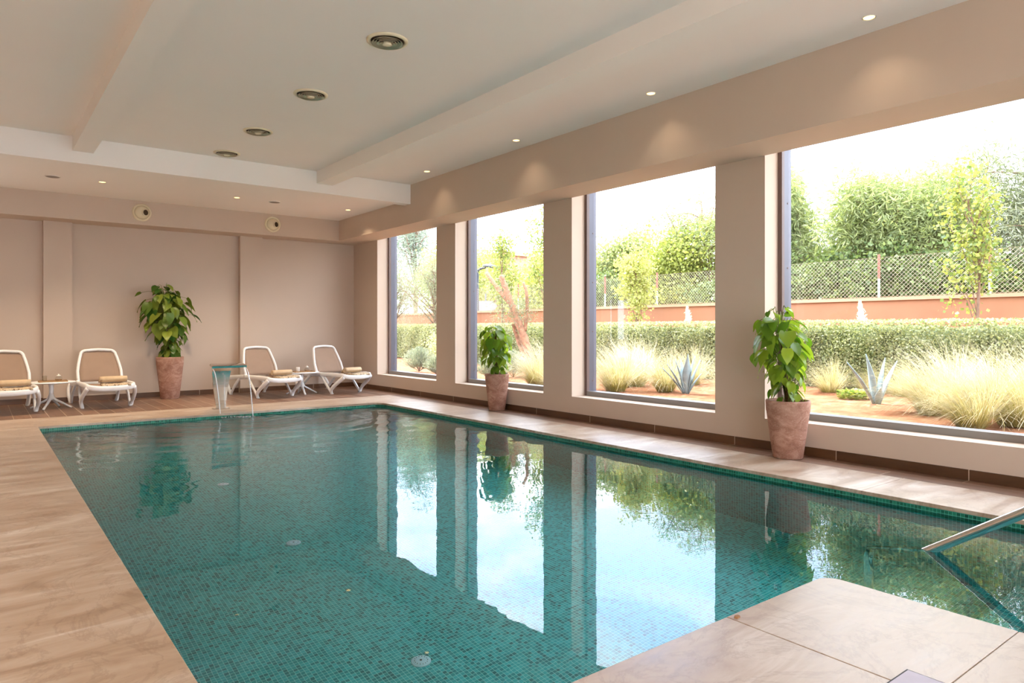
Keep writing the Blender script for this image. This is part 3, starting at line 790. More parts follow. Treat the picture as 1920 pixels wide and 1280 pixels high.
# ------------------------------------------------------------------ handrail
hr = empty('handrail', (4.83, 0, 0), label='polished steel handrail slanting down into the pool steps', cat='handrail')
slope = math.radians(34.5)
pts = [(0, 2.25, -.067 - .37 * math.tan(slope)), (0, 1.88, -.067), (0, 1.38, -.067 + .5 * math.tan(slope)), (0, .62, -.067 + 1.26 * math.tan(slope)), (0, .42, .87), (0, .2, .90), (0, -.5, .90), (0, -.72, .87), (0, -.80, .78), (0, -.80, .0)]
P = [pts[0], pts[1], pts[2]] + [tuple(q) for q in smooth_path(pts[3:9], 5)] + [pts[9]]
MB().tube(P, .031, 20, up=(1, 0, 0)).obj('rail', RAILM, hr, smooth=True)
MB().tube([(0, 2.25, -.067 - .37 * math.tan(slope)), (0, 2.27, -.55), (0, 2.27, DEP + .0)], .031, 16, up=(1, 0, 0)).obj('lower_post', RAILM, hr, smooth=True)
MB().lathe([(.045, 0), (.045, .008), (.03, .014)], 24, (0, -.80, 0)).obj('floor_flange', RAILM, hr, smooth=True)
# square lid in the near deck
ld = empty('skimmer_lid', (2.76, 1.065, 0), label='square grey lid set in the near stone deck', cat='lid')
MB().box(-.15, .15, -.15, .15, -.006, .004).obj('lid_plate', LIDM, ld, bevel=.002)
MB().box(-.156, .156, -.156, -.15, -.006, .002).box(-.156, .156, .15, .156, -.006, .002).box(-.156, -.15, -.15, .15, -.006, .002).box(.15, .156, -.15, .15, -.006, .002).obj('lid_frame', DARKM, ld)

# ------------------------------------------------------------------ potted plants
def heart():
    """leaf along +y, folded along the midrib, drooping tip; length 1"""
    prof = [(0.0, .02, .0), (.10, .26, .06), (.25, .36, .07), (.45, .35, .06), (.65, .25, .04), (.83, .12, .0), (1.0, .0, -.05)]
    V = []; F = []
    for i, (y, w, z) in enumerate(prof):
        dz = -.22 * y * y
        yb = y - (.10 if i == 1 else .0)
        V += [(-w, yb if i else 0, z + dz), (-w * .5, y, z * .6 + dz), (0, y, dz), (w * .5, y, z * .6 + dz), (w, yb if i else 0, z + dz)]
    for i in range(len(prof) - 1):
        for k in range(4): F.append((i * 5 + k, i * 5 + k + 1, (i + 1) * 5 + k + 1, (i + 1) * 5 + k))
    return V, F
HV, HF = heart()
def potted(name, loc, H, rt, rb, label, top, env, nleaf, size, lmat, lean=(0, 0), seed=1, clamp=None):
    global RNG
    RNG = np.random.default_rng(seed)
    t = empty(name, loc, label=label, cat='potted plant', group='leafy climbers in terracotta pots')
    pr = [(rb * .93, 0), (rb, .01), (rb + (rt - rb) * .45, H * .42), (rt * .955, H * .80), (rt * .975, H * .815), (rt * .99, H * .93), (rt, H * .97), (rt * .985, H), (rt * .90, H), (rt * .88, H * .93), (rt * .86, H * .90)]
    po = MB().lathe(pr, 48, close=True, wob=.006).obj('pot', POTM, t, smooth=True)
    MB().lathe([(rt * .86, H * .905), (rt * .5, H * .93), (.01, H * .94)], 24).obj('soil', SOILM, po, smooth=True)
    MB().tube(smooth_path([(0, 0, H * .9), (lean[0] * .4, lean[1] * .4, H + (top - H) * .45), (lean[0] * .8, lean[1] * .8, H + (top - H) * .82)], 5), .024, 10).obj('moss_pole', MOSS, t, smooth=True)
    pos = []; dirs = []; ups = []; sc = []; stems = MB()
    for i in range(nleaf):
        u = (i + RNG.random()) / nleaf
        z = H + .0 + (top - H) * u
        e = np.interp(u, [q[0] for q in env], [q[1] for q in env])
        a = i * 2.399 + RNG.normal() * .4
        r = e * (0.35 + .62 * RNG.random() ** .6) * (1.38 if RNG.random() < .16 else 1)
        ax = lean[0] * u; ay = lean[1] * u
        px, py = ax + r * math.cos(a), ay + r * math.sin(a)
        zz = z + RNG.normal() * .03
        out = np.array([math.cos(a), math.sin(a), 0])
        droop = -.55 - .7 * RNG.random() + (.55 if u > .9 else 0)
        d = out * (.75 + .3 * RNG.random()) + np.array([RNG.normal() * .3, RNG.normal() * .3, droop])
        up = out * .55 + np.array([0, 0, 1.0]) + RNG.normal(size=3) * .25
        s = size * (.62 + .55 * RNG.random()) * (1.12 if .3 < u < .85 else .75)
        d = d / np.linalg.norm(d)
        p = np.array([px, py, zz]) - d * s * .4
        if clamp: p = clamp(p, s)
        pos.append(p); dirs.append(d); ups.append(up); sc.append(s)
        zr = max(H * .93, zz - .10 - .1 * RNG.random())
        k = min(1, (zr - H * .9) / (top - H)) if top > H else 0
        root = (lean[0] * k * .9 + .02 * math.cos(a), lean[1] * k * .9 + .02 * math.sin(a), zr)
        mid = ((root[0] + p[0]) / 2, (root[1] + p[1]) / 2, max(zr, p[2]) + .02)
        stems.tube(smooth_path([root, mid, tuple(p)], 3), .0032, 5)
    stems.obj('stems', STEMM, t, smooth=True)
    pos = np.array(pos); dirs = np.array(dirs); ups = np.array(ups); sc = np.array(sc)
    cards('foliage', HV, HF, pos, rot_from(dirs, ups), sc, lmat, t)
    return t
potted('potted_pothos', (2.95, 14.6, 0), .80, .245, .165, 'tallest potted climber, dark leaves, against the back wall', 2.12,
       [(0, .20), (.22, .22), (.42, .38), (.68, .50), (.86, .42), (1, .18)], 150, .25, POTHOS_D, (-.09, .02), 3, clamp=lambda p, s: np.array([p[0], min(p[1], .46 - s), p[2]]))
potted('potted_pothos', (6.80, 9.22, 0), .60, .200, .135, 'smallest potted climber in front of the second window from the back', 1.36,
       [(0, .13), (.3, .22), (.6, .29), (.85, .26), (1, .12)], 85, .19, POTHOS, (-.03, .02), 5)
potted('potted_pothos', (6.715, 3.985, 0), .60, .222, .150, 'potted climber nearest the camera beside the large right window', 1.52,
       [(0, .14), (.2, .20), (.5, .30), (.75, .30), (.92, .26), (1, .12)], 100, .185, POTHOS, (-.06, .08), 8, clamp=lambda p, s: np.array([min(p[0], .245 - s) if p[1] > .40 - s else p[0], p[1], p[2]]))

# ------------------------------------------------------------------ garden
GZ = .25
def ground():
    nx, ny = 60, 90; rows = []
    R = np.random.default_rng(2)
    for j in range(ny):
        y = -8 + j * .45
        rows.append([(WX1 + i * .14 if i < 40 else WX1 + 5.6 + (i - 40) * 2.6, y, GZ - .03 + .035 * R.random() + (.10 * math.sin((i * .14 - 2) * .5) if 10 < i < 40 else 0) * .4) for i in range(nx)])
    MB().sheet(rows).obj('ground', SOILG, None, smooth=True, kind='structure')
    MB().box(-60, X0 - .3, -60, 60, -.4, -.02).obj('ground_terrace', simple('terrace_paving', srgb(200, 184, 160), .9), kind='structure')
ground()
# paving strip outside the near window
pv = MB()
for k in range(9): pv.box(7.62, 8.06, 3.05 + k * .21, 3.05 + k * .21 + .19, GZ - .04, GZ + .028)
pv.obj('garden_path', simple('pale_pavers', srgb(214, 198, 186), .9, var=.1), kind='structure')

# boundary wall, coping and mesh fence
gw = empty('garden_wall', (15.1, 9, 0), label='low orange rendered garden wall with a pale coping behind the hedge', cat='wall')
MB().box(0, .25, -18, 28, 0.1, 1.93).obj('wall_body', ORANGEW, gw)
MB().box(-.05, .30, -18, 28, 1.93, 2.0).obj('coping', ORANGEC, gw, label='pale orange coping')
fe = empty('mesh_fence', (15.22, 9, 2.004), label='diamond wire mesh fence on posts along the top of the orange wall', cat='fence')
w = MB(); h = .85; st_ = .085; rr = .003
k = -17.0
def wire(p, q):
    w.tube([p, q], rr, 3, caps=False, up=(1, 0, 0))
y = -12.0
while y < 20:
    wire((0, y, 0), (0, y + h, h)); wire((.008, y + h, 0), (.008, y, h)); y += st_
wire((0, -12, h), (0, 20, h)); wire((0, -12, .02), (0, 20, .02))
w.obj('wire_mesh', WIRE, fe, kind='stuff')
for yy in (-4.1, -2.05, 0, 2.0, 4.05, 6.1, 8.2, 10.4, 13, 16, 19):
    pq = MB().tube([(.03, yy, 0), (.03, yy, .40)], .026, 8, up=(1, 0, 0)).obj('post', POSTG, fe, label='pale green post with a rusty upper half')
    MB().tube([(.03, yy, .40), (.03, yy, .92)], .028, 8, up=(1, 0, 0)).obj('post_top', POSTR, pq, label='rusty upper half of the post')

# leaf templates
QV = [(-.5, 0, 0), (0, -.5, .05), (.5, 0, 0), (0, .5, .05)]; QF = [(0, 1, 2, 3)]
LV = [(-.075, 0, 0), (0, -.5, 0), (.075, 0, 0), (0, .5, .08)]; LF = [(0, 1, 2, 3)]
def hedge():
    R = np.random.default_rng(4)
    # clipped core with softly uneven faces
    ny = 120; V = []; F = []
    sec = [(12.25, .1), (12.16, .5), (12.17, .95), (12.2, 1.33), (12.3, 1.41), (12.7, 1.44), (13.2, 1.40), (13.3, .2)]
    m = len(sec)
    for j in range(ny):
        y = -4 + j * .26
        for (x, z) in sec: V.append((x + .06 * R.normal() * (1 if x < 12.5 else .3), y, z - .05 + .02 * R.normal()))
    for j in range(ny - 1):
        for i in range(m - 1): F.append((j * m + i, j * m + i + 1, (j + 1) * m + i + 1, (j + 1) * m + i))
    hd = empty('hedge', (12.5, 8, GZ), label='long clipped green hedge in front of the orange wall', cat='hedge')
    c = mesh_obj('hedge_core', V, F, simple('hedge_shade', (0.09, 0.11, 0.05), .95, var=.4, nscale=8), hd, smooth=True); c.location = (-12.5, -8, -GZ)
    n1, n2 = 120000, 16000
    # front face
    yy = -4 + R.random(n1) * 31; zz = .3 + R.random(n1) ** .8 * 1.17
    xx = 11.96 + .16 * R.random(n1) + .05 * np.sin(yy * 2.1) + .04 * np.sin(yy * 5.3 + zz * 4)
    p1 = np.stack([xx, yy, zz], 1)
    p2 = np.stack([11.98 + R.random(n2) * 1.2, -4 + R.random(n2) * 31, 1.45 + .05 * R.random(n2)], 1)
    p = np.concatenate([p1, p2]); n = len(p)
    q = p - np.array([12.5, 8, GZ])
    cards('hedge_leaves', QV, QF, q, rand_rot(n), .024 + .022 * R.random(n), HEDGEM, hd, kind='stuff')
hedge()

def tree(name, loc, h, crown_c, crown_r, nleaf, lsize, lmat, bmat, label, cat='tree', group=None, seed=0, trunk_r=.06, lean=(0, 0), thin=False, nb=18, long_leaf=False, leaf_aspect=None, bare=.35, clump=.55):
    """trunk + branches reaching into an ellipsoid crown; leaf clumps around branch tips"""
    R = np.random.default_rng(seed)
    t = empty(name, loc, label=label, cat=cat, group=group)
    b = MB()
    cc = np.array(crown_c, float); cr = np.array(crown_r, float)
    topz = cc[2] + cr[2] * .6
    tp = smooth_path([(0, 0, -.1), (lean[0] * .3, lean[1] * .3, h * .35), (lean[0] * .75, lean[1] * .75, h * .65), (cc[0] * 1.0, cc[1], topz)], 5)
    K = len(tp)
    b.tube(tp, [trunk_r * (1 - .85 * i / (K - 1)) + .004 for i in range(K)], 8)
    tips = []
    for i in range(nb):
        u = bare + (1 - bare) * (i + .5) / nb
        base = tp[min(K - 1, int(u * (K - 1)))]
        d = R.normal(size=3); d /= np.linalg.norm(d)
        tip = cc + cr * d * (.55 + .45 * R.random())
        if tip[2] < base.z - cr[2] * .25: tip[2] = base.z + abs(R.normal()) * cr[2] * .3
        mid = (np.array(base) + tip) / 2 + np.array([0, 0, .12 * cr[2]]) + R.normal(size=3) * cr * .06
        pth = smooth_path([tuple(base), tuple(mid), tuple(tip)], 4)
        r0 = trunk_r * (.42 if not thin else .3) * (1 - .5 * u)
        b.tube(pth, [r0 * (1 - .8 * q / 8) + .0025 for q in range(9)], 6)
        for q in (4, 6, 8): tips.append(np.array(pth[q]))
        # twigs
        for s_ in range(2):
            e = np.array(pth[5 + s_ * 2]) + R.normal(size=3) * cr * .2
            b.tube([tuple(pth[5 + s_ * 2]), tuple(e)], [r0 * .35 + .002, .002], 4); tips.append(e)
    b.obj('trunk', bmat, t, smooth=True)
    tips = np.array(tips); k = RNG.integers(0, 1)
    idx = R.integers(0, len(tips), nleaf)
    off = R.normal(size=(nleaf, 3)); off /= np.linalg.norm(off, axis=1, keepdims=True); off *= (R.random((nleaf, 1)) ** .5)
    p = tips[idx] + off * cr.mean() * clump
    sc = lsize * (.6 + .8 * R.random(nleaf))
    V, F = (LV, LF) if long_leaf else (QV, QF)
    if long_leaf:
        d = R.normal(size=(nleaf, 3)) * .6 + off + np.array([0, 0, -.3]); rot = rot_from(d, R.normal(size=(nleaf, 3)))
    else: rot = rot_from(R.normal(size=(nleaf, 3)), R.normal(size=(nleaf, 3)))
    global RNGX
    cards('foliage', V, F, p, rot, sc, lmat, t)
    return t
GT = 'young staked trees in front of the orange wall'
YO = dict(group=GT, trunk_r=.03, thin=True, nb=26, bare=.32)
tree('young_tree', (13.75, 4.62, GZ), 3.6, (0, .15, 2.6), (.35, .62, 1.35), 2200, .062, YOUNGM, BARK, 'thin young tree with yellow-green leaves in the large right window', seed=21, clump=.30, lean=(0, -.05), **YO)
tree('young_tree', (13.75, 12.45, GZ), 3.2, (0, .05, 2.25), (.4, .75, 1.05), 3600, .062, YELLOWM, BARK, 'thin young tree with bright yellow leaves in the second window from the right', seed=22, clump=.32, **YO)
tree('young_tree', (13.75, 18.35, GZ), 4.3, (0, .0, 2.9), (.4, .75, 1.6), 2600, .065, YOUNGM, BARK, 'thin young tree beside the street lamp', seed=23, clump=.30, **YO)
tree('young_tree', (13.75, 16.2, GZ), 4.9, (0, .1, 3.4), (.4, .8, 1.5), 2400, .065, YOUNGM, BARK, 'thin young tree behind the leaning red trunk', seed=24, clump=.30, **YO)

GB = 'trees growing beyond the mesh fence'
tree('acacia_tree', (18.2, 8.4, GZ), 4.6, (0, -.7, 3.25), (1.5, 1.75, 1.65), 52000, .19, ACACIA, BARK, 'wide feathery green acacia in the middle of the large right window', seed=31, group=GB, trunk_r=.14, lean=(-.2, -.9), nb=34, long_leaf=True, clump=.42)
tree('acacia_tree', (18.4, 11.3, GZ), 4.9, (0, -.35, 3.3), (1.1, .95, 2.1), 30000, .19, ACACIA, BARK, 'narrower feathery acacia at the left edge of the large right window', seed=32, group=GB, trunk_r=.09, nb=24, long_leaf=True, clump=.42)
tree('acacia_tree', (19.2, 10.2, GZ), 3.2, (0, 0, 2.1), (1.0, 1.5, 1.3), 20000, .17, ACACIA, BARK, 'low feathery acacia filling the gap between the two taller ones', seed=43, group=GB, trunk_r=.08, nb=24, long_leaf=True, clump=.5)
tree('olive_tree', (18.2, 4.3, GZ), 4.2, (0, .2, 2.9), (1.4, 1.9, 1.9), 42000, .155, OLIVEM, BARK, 'grey-green olive tree at the right edge of the large right window', seed=33, group=GB, trunk_r=.12, nb=30, long_leaf=True, clump=.45)
tree('olive_tree', (18.4, .9, GZ), 4.2, (0, .0, 2.9), (1.4, 1.8, 1.8), 10000, .12, OLIVEM, BARK, 'grey-green olive tree outside, beyond the right picture edge', seed=34, group=GB, trunk_r=.12, nb=22, long_leaf=True, clump=.45)
tree('leafy_tree', (18.6, 13.9, GZ), 5.0, (0, .2, 4.1), (1.4, 1.6, 1.2), 12000, .15, ACACIA, BARK, 'open-crowned tree with bare branches in the second window from the right', seed=35, group=GB, trunk_r=.12, lean=(0, -.3), nb=26, long_leaf=True, clump=.34)
tree('leafy_tree', (18.4, 14.4, GZ), 3.4, (0, .0, 2.4), (1.3, 2.3, 1.3), 30000, .08, leaf_mat('lime_leaf', (0.177, 0.224, 0.048), (0.408, 0.434, 0.128), .4), BARK, 'lime green bushy tree behind the yellow-leaved young tree', seed=36, group=GB, trunk_r=.1, nb=28, clump=.5)
tree('leafy_tree', (19.0, 17.6, GZ), 4.4, (0, .0, 3.0), (1.2, 1.4, 1.5), 14000, .085, leaf_mat('pale_leaf', (0.180, 0.225, 0.085), (0.390, 0.420, 0.204), .4), BARK, 'pale green tree at the left edge of the second window from the right', seed=37, group=GB, trunk_r=.1, nb=22, clump=.45)
tree('leafy_tree', (21.0, 24.5, GZ), 3.8, (0, .0, 2.6), (1.5, 2.6, 1.5), 18000, .11, leaf_mat('lime_leaf_far', (0.252, 0.308, 0.085), (0.462, 0.490, 0.170), .4), BARK, 'bright lime tree behind the leaning red trunk and wall', seed=38, group=GB, trunk_r=.12, nb=24, clump=.5)
tree('leafy_tree', (21.0, 31.5, GZ), 4.8, (0, .0, 3.4), (2.0, 3.6, 1.9), 20000, .12, leaf_mat('lime_leaf_back', (0.264, 0.313, 0.085), (0.462, 0.490, 0.170), .4), BARK, 'lime green tree filling the back window below the conifer', seed=39, group=GB, trunk_r=.12, nb=24, clump=.5)
tree('conifer_tree', (24.0, 42.0, GZ), 9.0, (0, .0, 6.3), (1.8, 3.0, 3.0), 9000, .30, DARKCON, BARK, 'tall dark conifer at the top of the back window', seed=40, group=GB, trunk_r=.2, nb=34, long_leaf=True, clump=.3)
# grey-leaved olives by the back windows on this side of the wall
tree('olive_tree', (12.9, 21.2, GZ), 3.4, (0, .0, 2.4), (1.1, 1.7, 1.3), 15000, .085, OLIVEM, BARK, 'pale many-branched olive tree above the hedge in the back window', seed=41, trunk_r=.08, nb=34, long_leaf=True, clump=.42)
tree('olive_tree', (13.0, 24.4, GZ), 3.4, (0, .0, 2.4), (1.0, 1.7, 1.3), 15000, .09, OLIVEM, BARK, 'pale olive tree at the left side of the back window above the hedge', seed=42, trunk_r=.08, nb=34, long_leaf=True, clump=.42)
# undergrowth behind the fence
for i, (y, hh, l) in enumerate(((6.1, 1.5, 'dark undergrowth behind the fence at the right end'), (8.6, 1.7, 'dark undergrowth behind the fence under the wide acacia'), (11.6, 1.6, 'dark undergrowth behind the fence at the left edge of the large right window'),
                                (1.8, 1.5, 'dark undergrowth behind the fence beyond the right picture edge'), (16.8, 1.3, 'low undergrowth behind the fence in the second window from the right'))):
    tree('bush', (17.0, y, GZ + .4), 1.2, (0, 0, 1.3), (.7, 1.9, hh * .62), 18000, .085, BUSHM, BARK, l, 'bush', 'undergrowth behind the mesh fence', 50 + i, .04, nb=30, clump=.55)
# hedge bush at far back end
tree('bush', (10.9, 17.2, GZ - .16), .6, (0, 0, .55), (.45, .8, .5), 6000, .05, HEDGEM, BARK, 'rounded green bush at the back window in front of the hedge', 'bush', None, 60, .03, nb=24, clump=.6)

# old stone structure and house behind the fence
sb = MB(); sb.box(19.6, 21.5, 15.2, 17.4, .2, 2.55); sb.box(19.5, 21.6, 15.1, 17.5, 2.55, 2.72)
sb.obj('stone_hut', STONEB, label='low pale stone hut behind the mesh fence', cat='hut')
hs = empty('house', (25, 33.2, 0), label='pink rendered house behind the far young tree', cat='house')
MB().box(-2, 6, -3.2, 3.4, 0, 5.3).obj('walls', PINKH, hs)
MB().box(-2.2, 6.2, -3.4, 3.6, 5.3, 5.5).obj('roof', ORANGEC, hs)

# leaning peeled trunk
lt = empty('leaning_tree', (10.95, 13.15, GZ - .08), label='leaning old tree with peeling red bark in the second window from the back', cat='tree')
def ltube(pts, r0, r1, name='trunk'):
    P = smooth_path(pts, 6); K = len(P); R = random.Random(3)
    b = MB(); b.tube(P, [(r0 + (r1 - r0) * i / (K - 1)) * (1 + .12 * math.sin(i * 2.3)) for i in range(K)], 12); return b
b = ltube([(0, 0, -.1), (-.02, .30, .55), (-.05, .72, 1.35), (-.08, 1.15, 2.1), (-.1, 1.38, 2.55)], .115, .07)
b2 = ltube([(-.08, 1.0, 1.8), (-.1, 1.5, 2.2), (-.12, 2.0, 2.66)], .06, .05); b.add(b2.V, b2.F)
b3 = ltube([(.02, .55, 1.1), (.1, .55, 1.6), (.12, .6, 2.1), (.14, .75, 2.35)], .05, .035); b.add(b3.V, b3.F)
b4 = ltube([(0, .05, .05), (0, .6, .6), (0, .85, 1.0), (-.03, .95, 1.3)], .07, .05); b.add(b4.V, b4.F)
b.obj('trunk', REDBARK, lt, smooth=True)
R = np.random.default_rng(70); n = 2400
cen = np.array([(-.1, 1.25, 2.0), (-.05, .95, 1.55), (0, .75, 1.75), (-.05, 1.5, 1.35), (-.1, 1.7, 2.3), (.1, .55, 1.45)])
p = cen[R.integers(0, len(cen), n)] + R.normal(size=(n, 3)) * np.array([.16, .2, .2])
RNG = np.random.default_rng(71)
cards('foliage', LV, LF, p, rand_rot(n), .06 + .05 * R.random(n), OLIVEM, lt)

# street lamp and sign behind the wall
sl = empty('street_lamp', (17, 24.5, 0), label='grey street lamp with a flat head behind the second window from the back', cat='street lamp')
MB().tube([(0, 0, 0), (0, 0, 3.7)], [.10, .08], 10).obj('pole', LAMPG, sl, smooth=True)
MB().tube(smooth_path([(0, 0, 3.6), (.05, -.05, 3.85), (.25, -.3, 3.95)], 4), .05, 8).obj('arm', LAMPG, sl, smooth=True)
hd_ = MB(); hd_.lathe([(.02, .12), (.16, .10), (.27, .03), (.30, -.03), (.26, -.05), (.02, -.05)], 20); o = hd_.obj('lamp_head', LAMPG, sl, smooth=True); o.location = (.38, -.45, 3.98); o.scale = (1.2, 1.2, .9); o.rotation_euler = (.15, .1, 0)
sg = empty('direction_sign', (19.1, 26.8, 0), label='white arrow-shaped direction sign beside the street lamp', cat='sign')
MB().tube([(0, 0, 0), (0, 0, 3.0)], .04, 8).obj('sign_post', LAMPG, sg, smooth=True)
a_ = math.radians(-38)
V = []
for dx in (-.02, .02):
    for (u, z) in ((-.40, 2.12), (.28, 2.12), (.50, 2.38), (.28, 2.64), (-.40, 2.64)): V.append((u * math.cos(a_) + dx * math.sin(a_) * -1, u * math.sin(a_) - .06 + dx * math.cos(a_) * -1, z))
mesh_obj('sign_board', V, [(0, 1, 2, 3, 4), (9, 8, 7, 6, 5)] + [(i, 5 + i, 5 + (i + 1) % 5, (i + 1) % 5) for i in range(5)], SIGNW, sg)

# feather grass tufts
def tuft_mesh(seed, n=1100, rad=.12, ln=.72, bend=1.0, wind=(-.1, .35)):
    R = np.random.default_rng(seed); seg = 7
    V = np.zeros((n, (seg + 1) * 2, 3))
    a = R.random(n) * 2 * PI; r0 = rad * np.sqrt(R.random(n))
    el = np.radians(38 + 48 * R.random(n) ** .8); Ls = ln * (.5 + .6 * R.random(n)); w = .0017 + .0018 * R.random(n)
    px, py, pz = r0 * np.cos(a), r0 * np.sin(a), np.zeros(n)
    a2 = a + R.normal(size=n) * .35
    vx, vy, vz = np.cos(a2) * np.cos(el), np.sin(a2) * np.cos(el), np.sin(el)
    dr = .10 + .26 * R.random(n)
    for s_ in range(seg + 1):
        ww = w * (1 - .75 * s_ / seg)
        l = np.sqrt(vx ** 2 + vy ** 2) + 1e-6
        V[:, s_ * 2, :] = np.stack([px + vy / l * ww, py - vx / l * ww, pz], 1)
        V[:, s_ * 2 + 1, :] = np.stack([px - vy / l * ww, py + vx / l * ww, pz], 1)
        st2 = Ls / seg
        px = px + vx * st2; py = py + vy * st2; pz = pz + vz * st2
        vx = vx + wind[0] * .13 + R.normal(size=n) * .03; vy = vy + wind[1] * .13 + R.normal(size=n) * .03; vz = vz - bend * dr * (.5 + s_ / seg)
        l = np.sqrt(vx ** 2 + vy ** 2 + vz ** 2); vx /= l; vy /= l; vz /= l
    V[:, :, 2] = np.maximum(V[:, :, 2], .012)
    F = []
    for i in range(n):
        o = i * (seg + 1) * 2
        for s_ in range(seg): F.append((o + s_ * 2, o + s_ * 2 + 1, o + s_ * 2 + 3, o + s_ * 2 + 2))
    me = bpy.data.meshes.new('grass_blades'); me.from_pydata(V.reshape(-1, 3).tolist(), [], F)
    me.materials.append(GRASSM); me.materials.append(GRASSY)
    mi = np.zeros(len(F), int)
    for i in range(n):
        y_ = R.random() < .16
        for s_ in range(seg): mi[i * seg + s_] = 1 if (s_ < 2 or y_) else 0
    me.polygons.foreach_set('material_index', mi)
    at = me.attributes.new('leaf_tone', 'FLOAT', 'POINT'); at.data.foreach_set('value', np.repeat(R.random(n), (seg + 1) * 2).astype(np.float32))
    me.update(); return me
TM = [tuft_mesh(80), tuft_mesh(81, 900, .09, .62, .8), tuft_mesh(82, 1300, .14, .92, 1.1, (-.1, .8))]
GG = 'pale feather grass tufts in the garden bed'
tufts = [  # x, y, scale, mesh, label
    (11.3, 5.95, 1.05, 1, 'upright grass tuft just right of the nearest potted climber'),
    (11.9, 5.6, .85, 1, 'small grass tuft between the nearest potted climber and the right agave'),
    (9.7, 3.75, 1.15, 2, 'wind-blown grass tuft just right of the right agave'),
    (11.6, 4.1, 1.1, 0, 'grass tuft behind the right agave, against the hedge'),
    (9.35, 2.75, 1.2, 2, 'large golden grass tuft at the right picture edge'),
    (10.9, 3.0, 1.15, 0, 'pale grass tuft behind the golden one at the right edge'),
    (11.2, 1.9, 1.1, 0, 'grass tuft beyond the right picture edge beside the hedge'),
    (8.9, 8.55, 1.15, 2, 'grass tuft at the left edge of the second window from the right'),
    (10.6, 9.7, 1.0, 0, 'grass tuft behind the left one in the second window from the right'),
    (9.5, 7.95, 1.1, 0, 'bright grass tuft left of the left agave'),
    (10.9, 8.5, 1.15, 0, 'tall pale grass tuft behind the left agave'),
    (9.7, 6.75, 1.15, 1, 'golden grass tuft right of the left agave, beside the pier'),
    (8.6, 10.35, 1.1, 2, 'golden grass tuft under the leaning red trunk'),
    (9.9, 10.9, 1.0, 0, 'grass tuft behind the golden one under the leaning trunk'),
    (11.3, 7.1, 1.0, 0, 'grass tuft against the hedge, right of the left agave'),
    (10.4, 3.55, 1.1, 2, 'wind-blown pale tuft behind the one right of the right agave'),
    (8.75, 3.0, .95, 2, 'low golden tuft in front, close to the window right of the right agave'),
    (11.5, 3.2, 1.1, 0, 'pale tuft against the hedge near the right picture edge'),
    (11.6, 4.95, 1.0, 1, 'small tuft against the hedge directly behind the right agave'),
    (10.1, 2.1, 1.2, 2, 'pale wind-blown tuft at the far right of the garden bed'),
    (11.7, 8.0, 1.1, 1, 'tall tuft with white plumes against the hedge behind the left agave'),
    (9.9, 9.0, 1.1, 2, 'broad pale tuft between the two left ones in the second window from the right'),
    (11.5, 10.4, 1.1, 0, 'pale tuft against the hedge at the left of the second window from the right'),
    (8.3, 9.5, .9, 1, 'low tuft beside the pier between the second and third windows'),
]
first = None
for (x, y, s, mi, l) in tufts:
    o = bpy.data.objects.new('grass_tuft', TM[mi]); COL.objects.link(o)
    o.location = (x, y, GZ - .02); o.scale = (s,) * 3; o.rotation_euler = (0, 0, random.uniform(-.25, .25))
    setp(o, l, 'grass tuft', GG)

def agave(loc, leaves, label, small=False):
    t = empty('agave', loc, label=label, cat='agave', group='blue agaves in the garden bed')
    for (a, tilt, ln, wd) in leaves:
        V = []; F = []; K = 12; a = math.radians(a); tilt = math.radians(tilt)
        ox, oy = math.cos(a), math.sin(a); sx_, sy_ = -oy, ox
        r, z = .04, 0; ang = tilt
        for k in range(K + 1):
            u = k / K; w = wd * (math.sin(min(1, u * 1.25 + .28) * PI * .62) if u < .55 else (1 - u) / .45 * .98) ; w = max(w, .001)
            th = .012 * (1 - u) + .001; fold = w * .35
            for (q, up) in ((-1, 1), (0, 0), (1, 1)):
                px = ox * (r - fold * (1 - abs(q)) * -math.sin(ang) * 0) + sx_ * w * q; py = oy * r + sy_ * w * q
                V.append((px - ox * fold * up * math.sin(ang) * .8, py - oy * fold * up * math.sin(ang) * .8, z + fold * up * math.cos(ang) * .8))
            r += math.cos(ang) * ln / K; z += math.sin(ang) * ln / K; ang -= .012
        for k in range(K):
            for q in range(2): F.append((k * 3 + q, k * 3 + q + 1, (k + 1) * 3 + q + 1, (k + 1) * 3 + q))
        o = mesh_obj('leaf', V, F, AGAVEM, t, smooth=True); s = o.modifiers.new('t', 'SOLIDIFY'); s.thickness = .012; s.offset = 0
# camera-right is about (0.79,-0.61): 322 degrees
agave((10.35, 4.75, GZ - .02), [(142, 62, .74, .060), (150, 84, .76, .075), (330, 86, .70, .055), (322, 72, .70, .065), (230, 74, .30, .055), (60, 78, .55, .055)], 'blue agave with long upright leaves in the large right window')
agave((9.5, 7.5, GZ - .02), [(142, 55, .58, .055), (150, 64, .60, .05), (142, 80, .62, .055), (232, 86, .70, .075), (322, 84, .66, .08), (322, 74, .62, .065), (60, 76, .6, .055), (318, 62, .42, .05)], 'blue agave in the second window from the right')

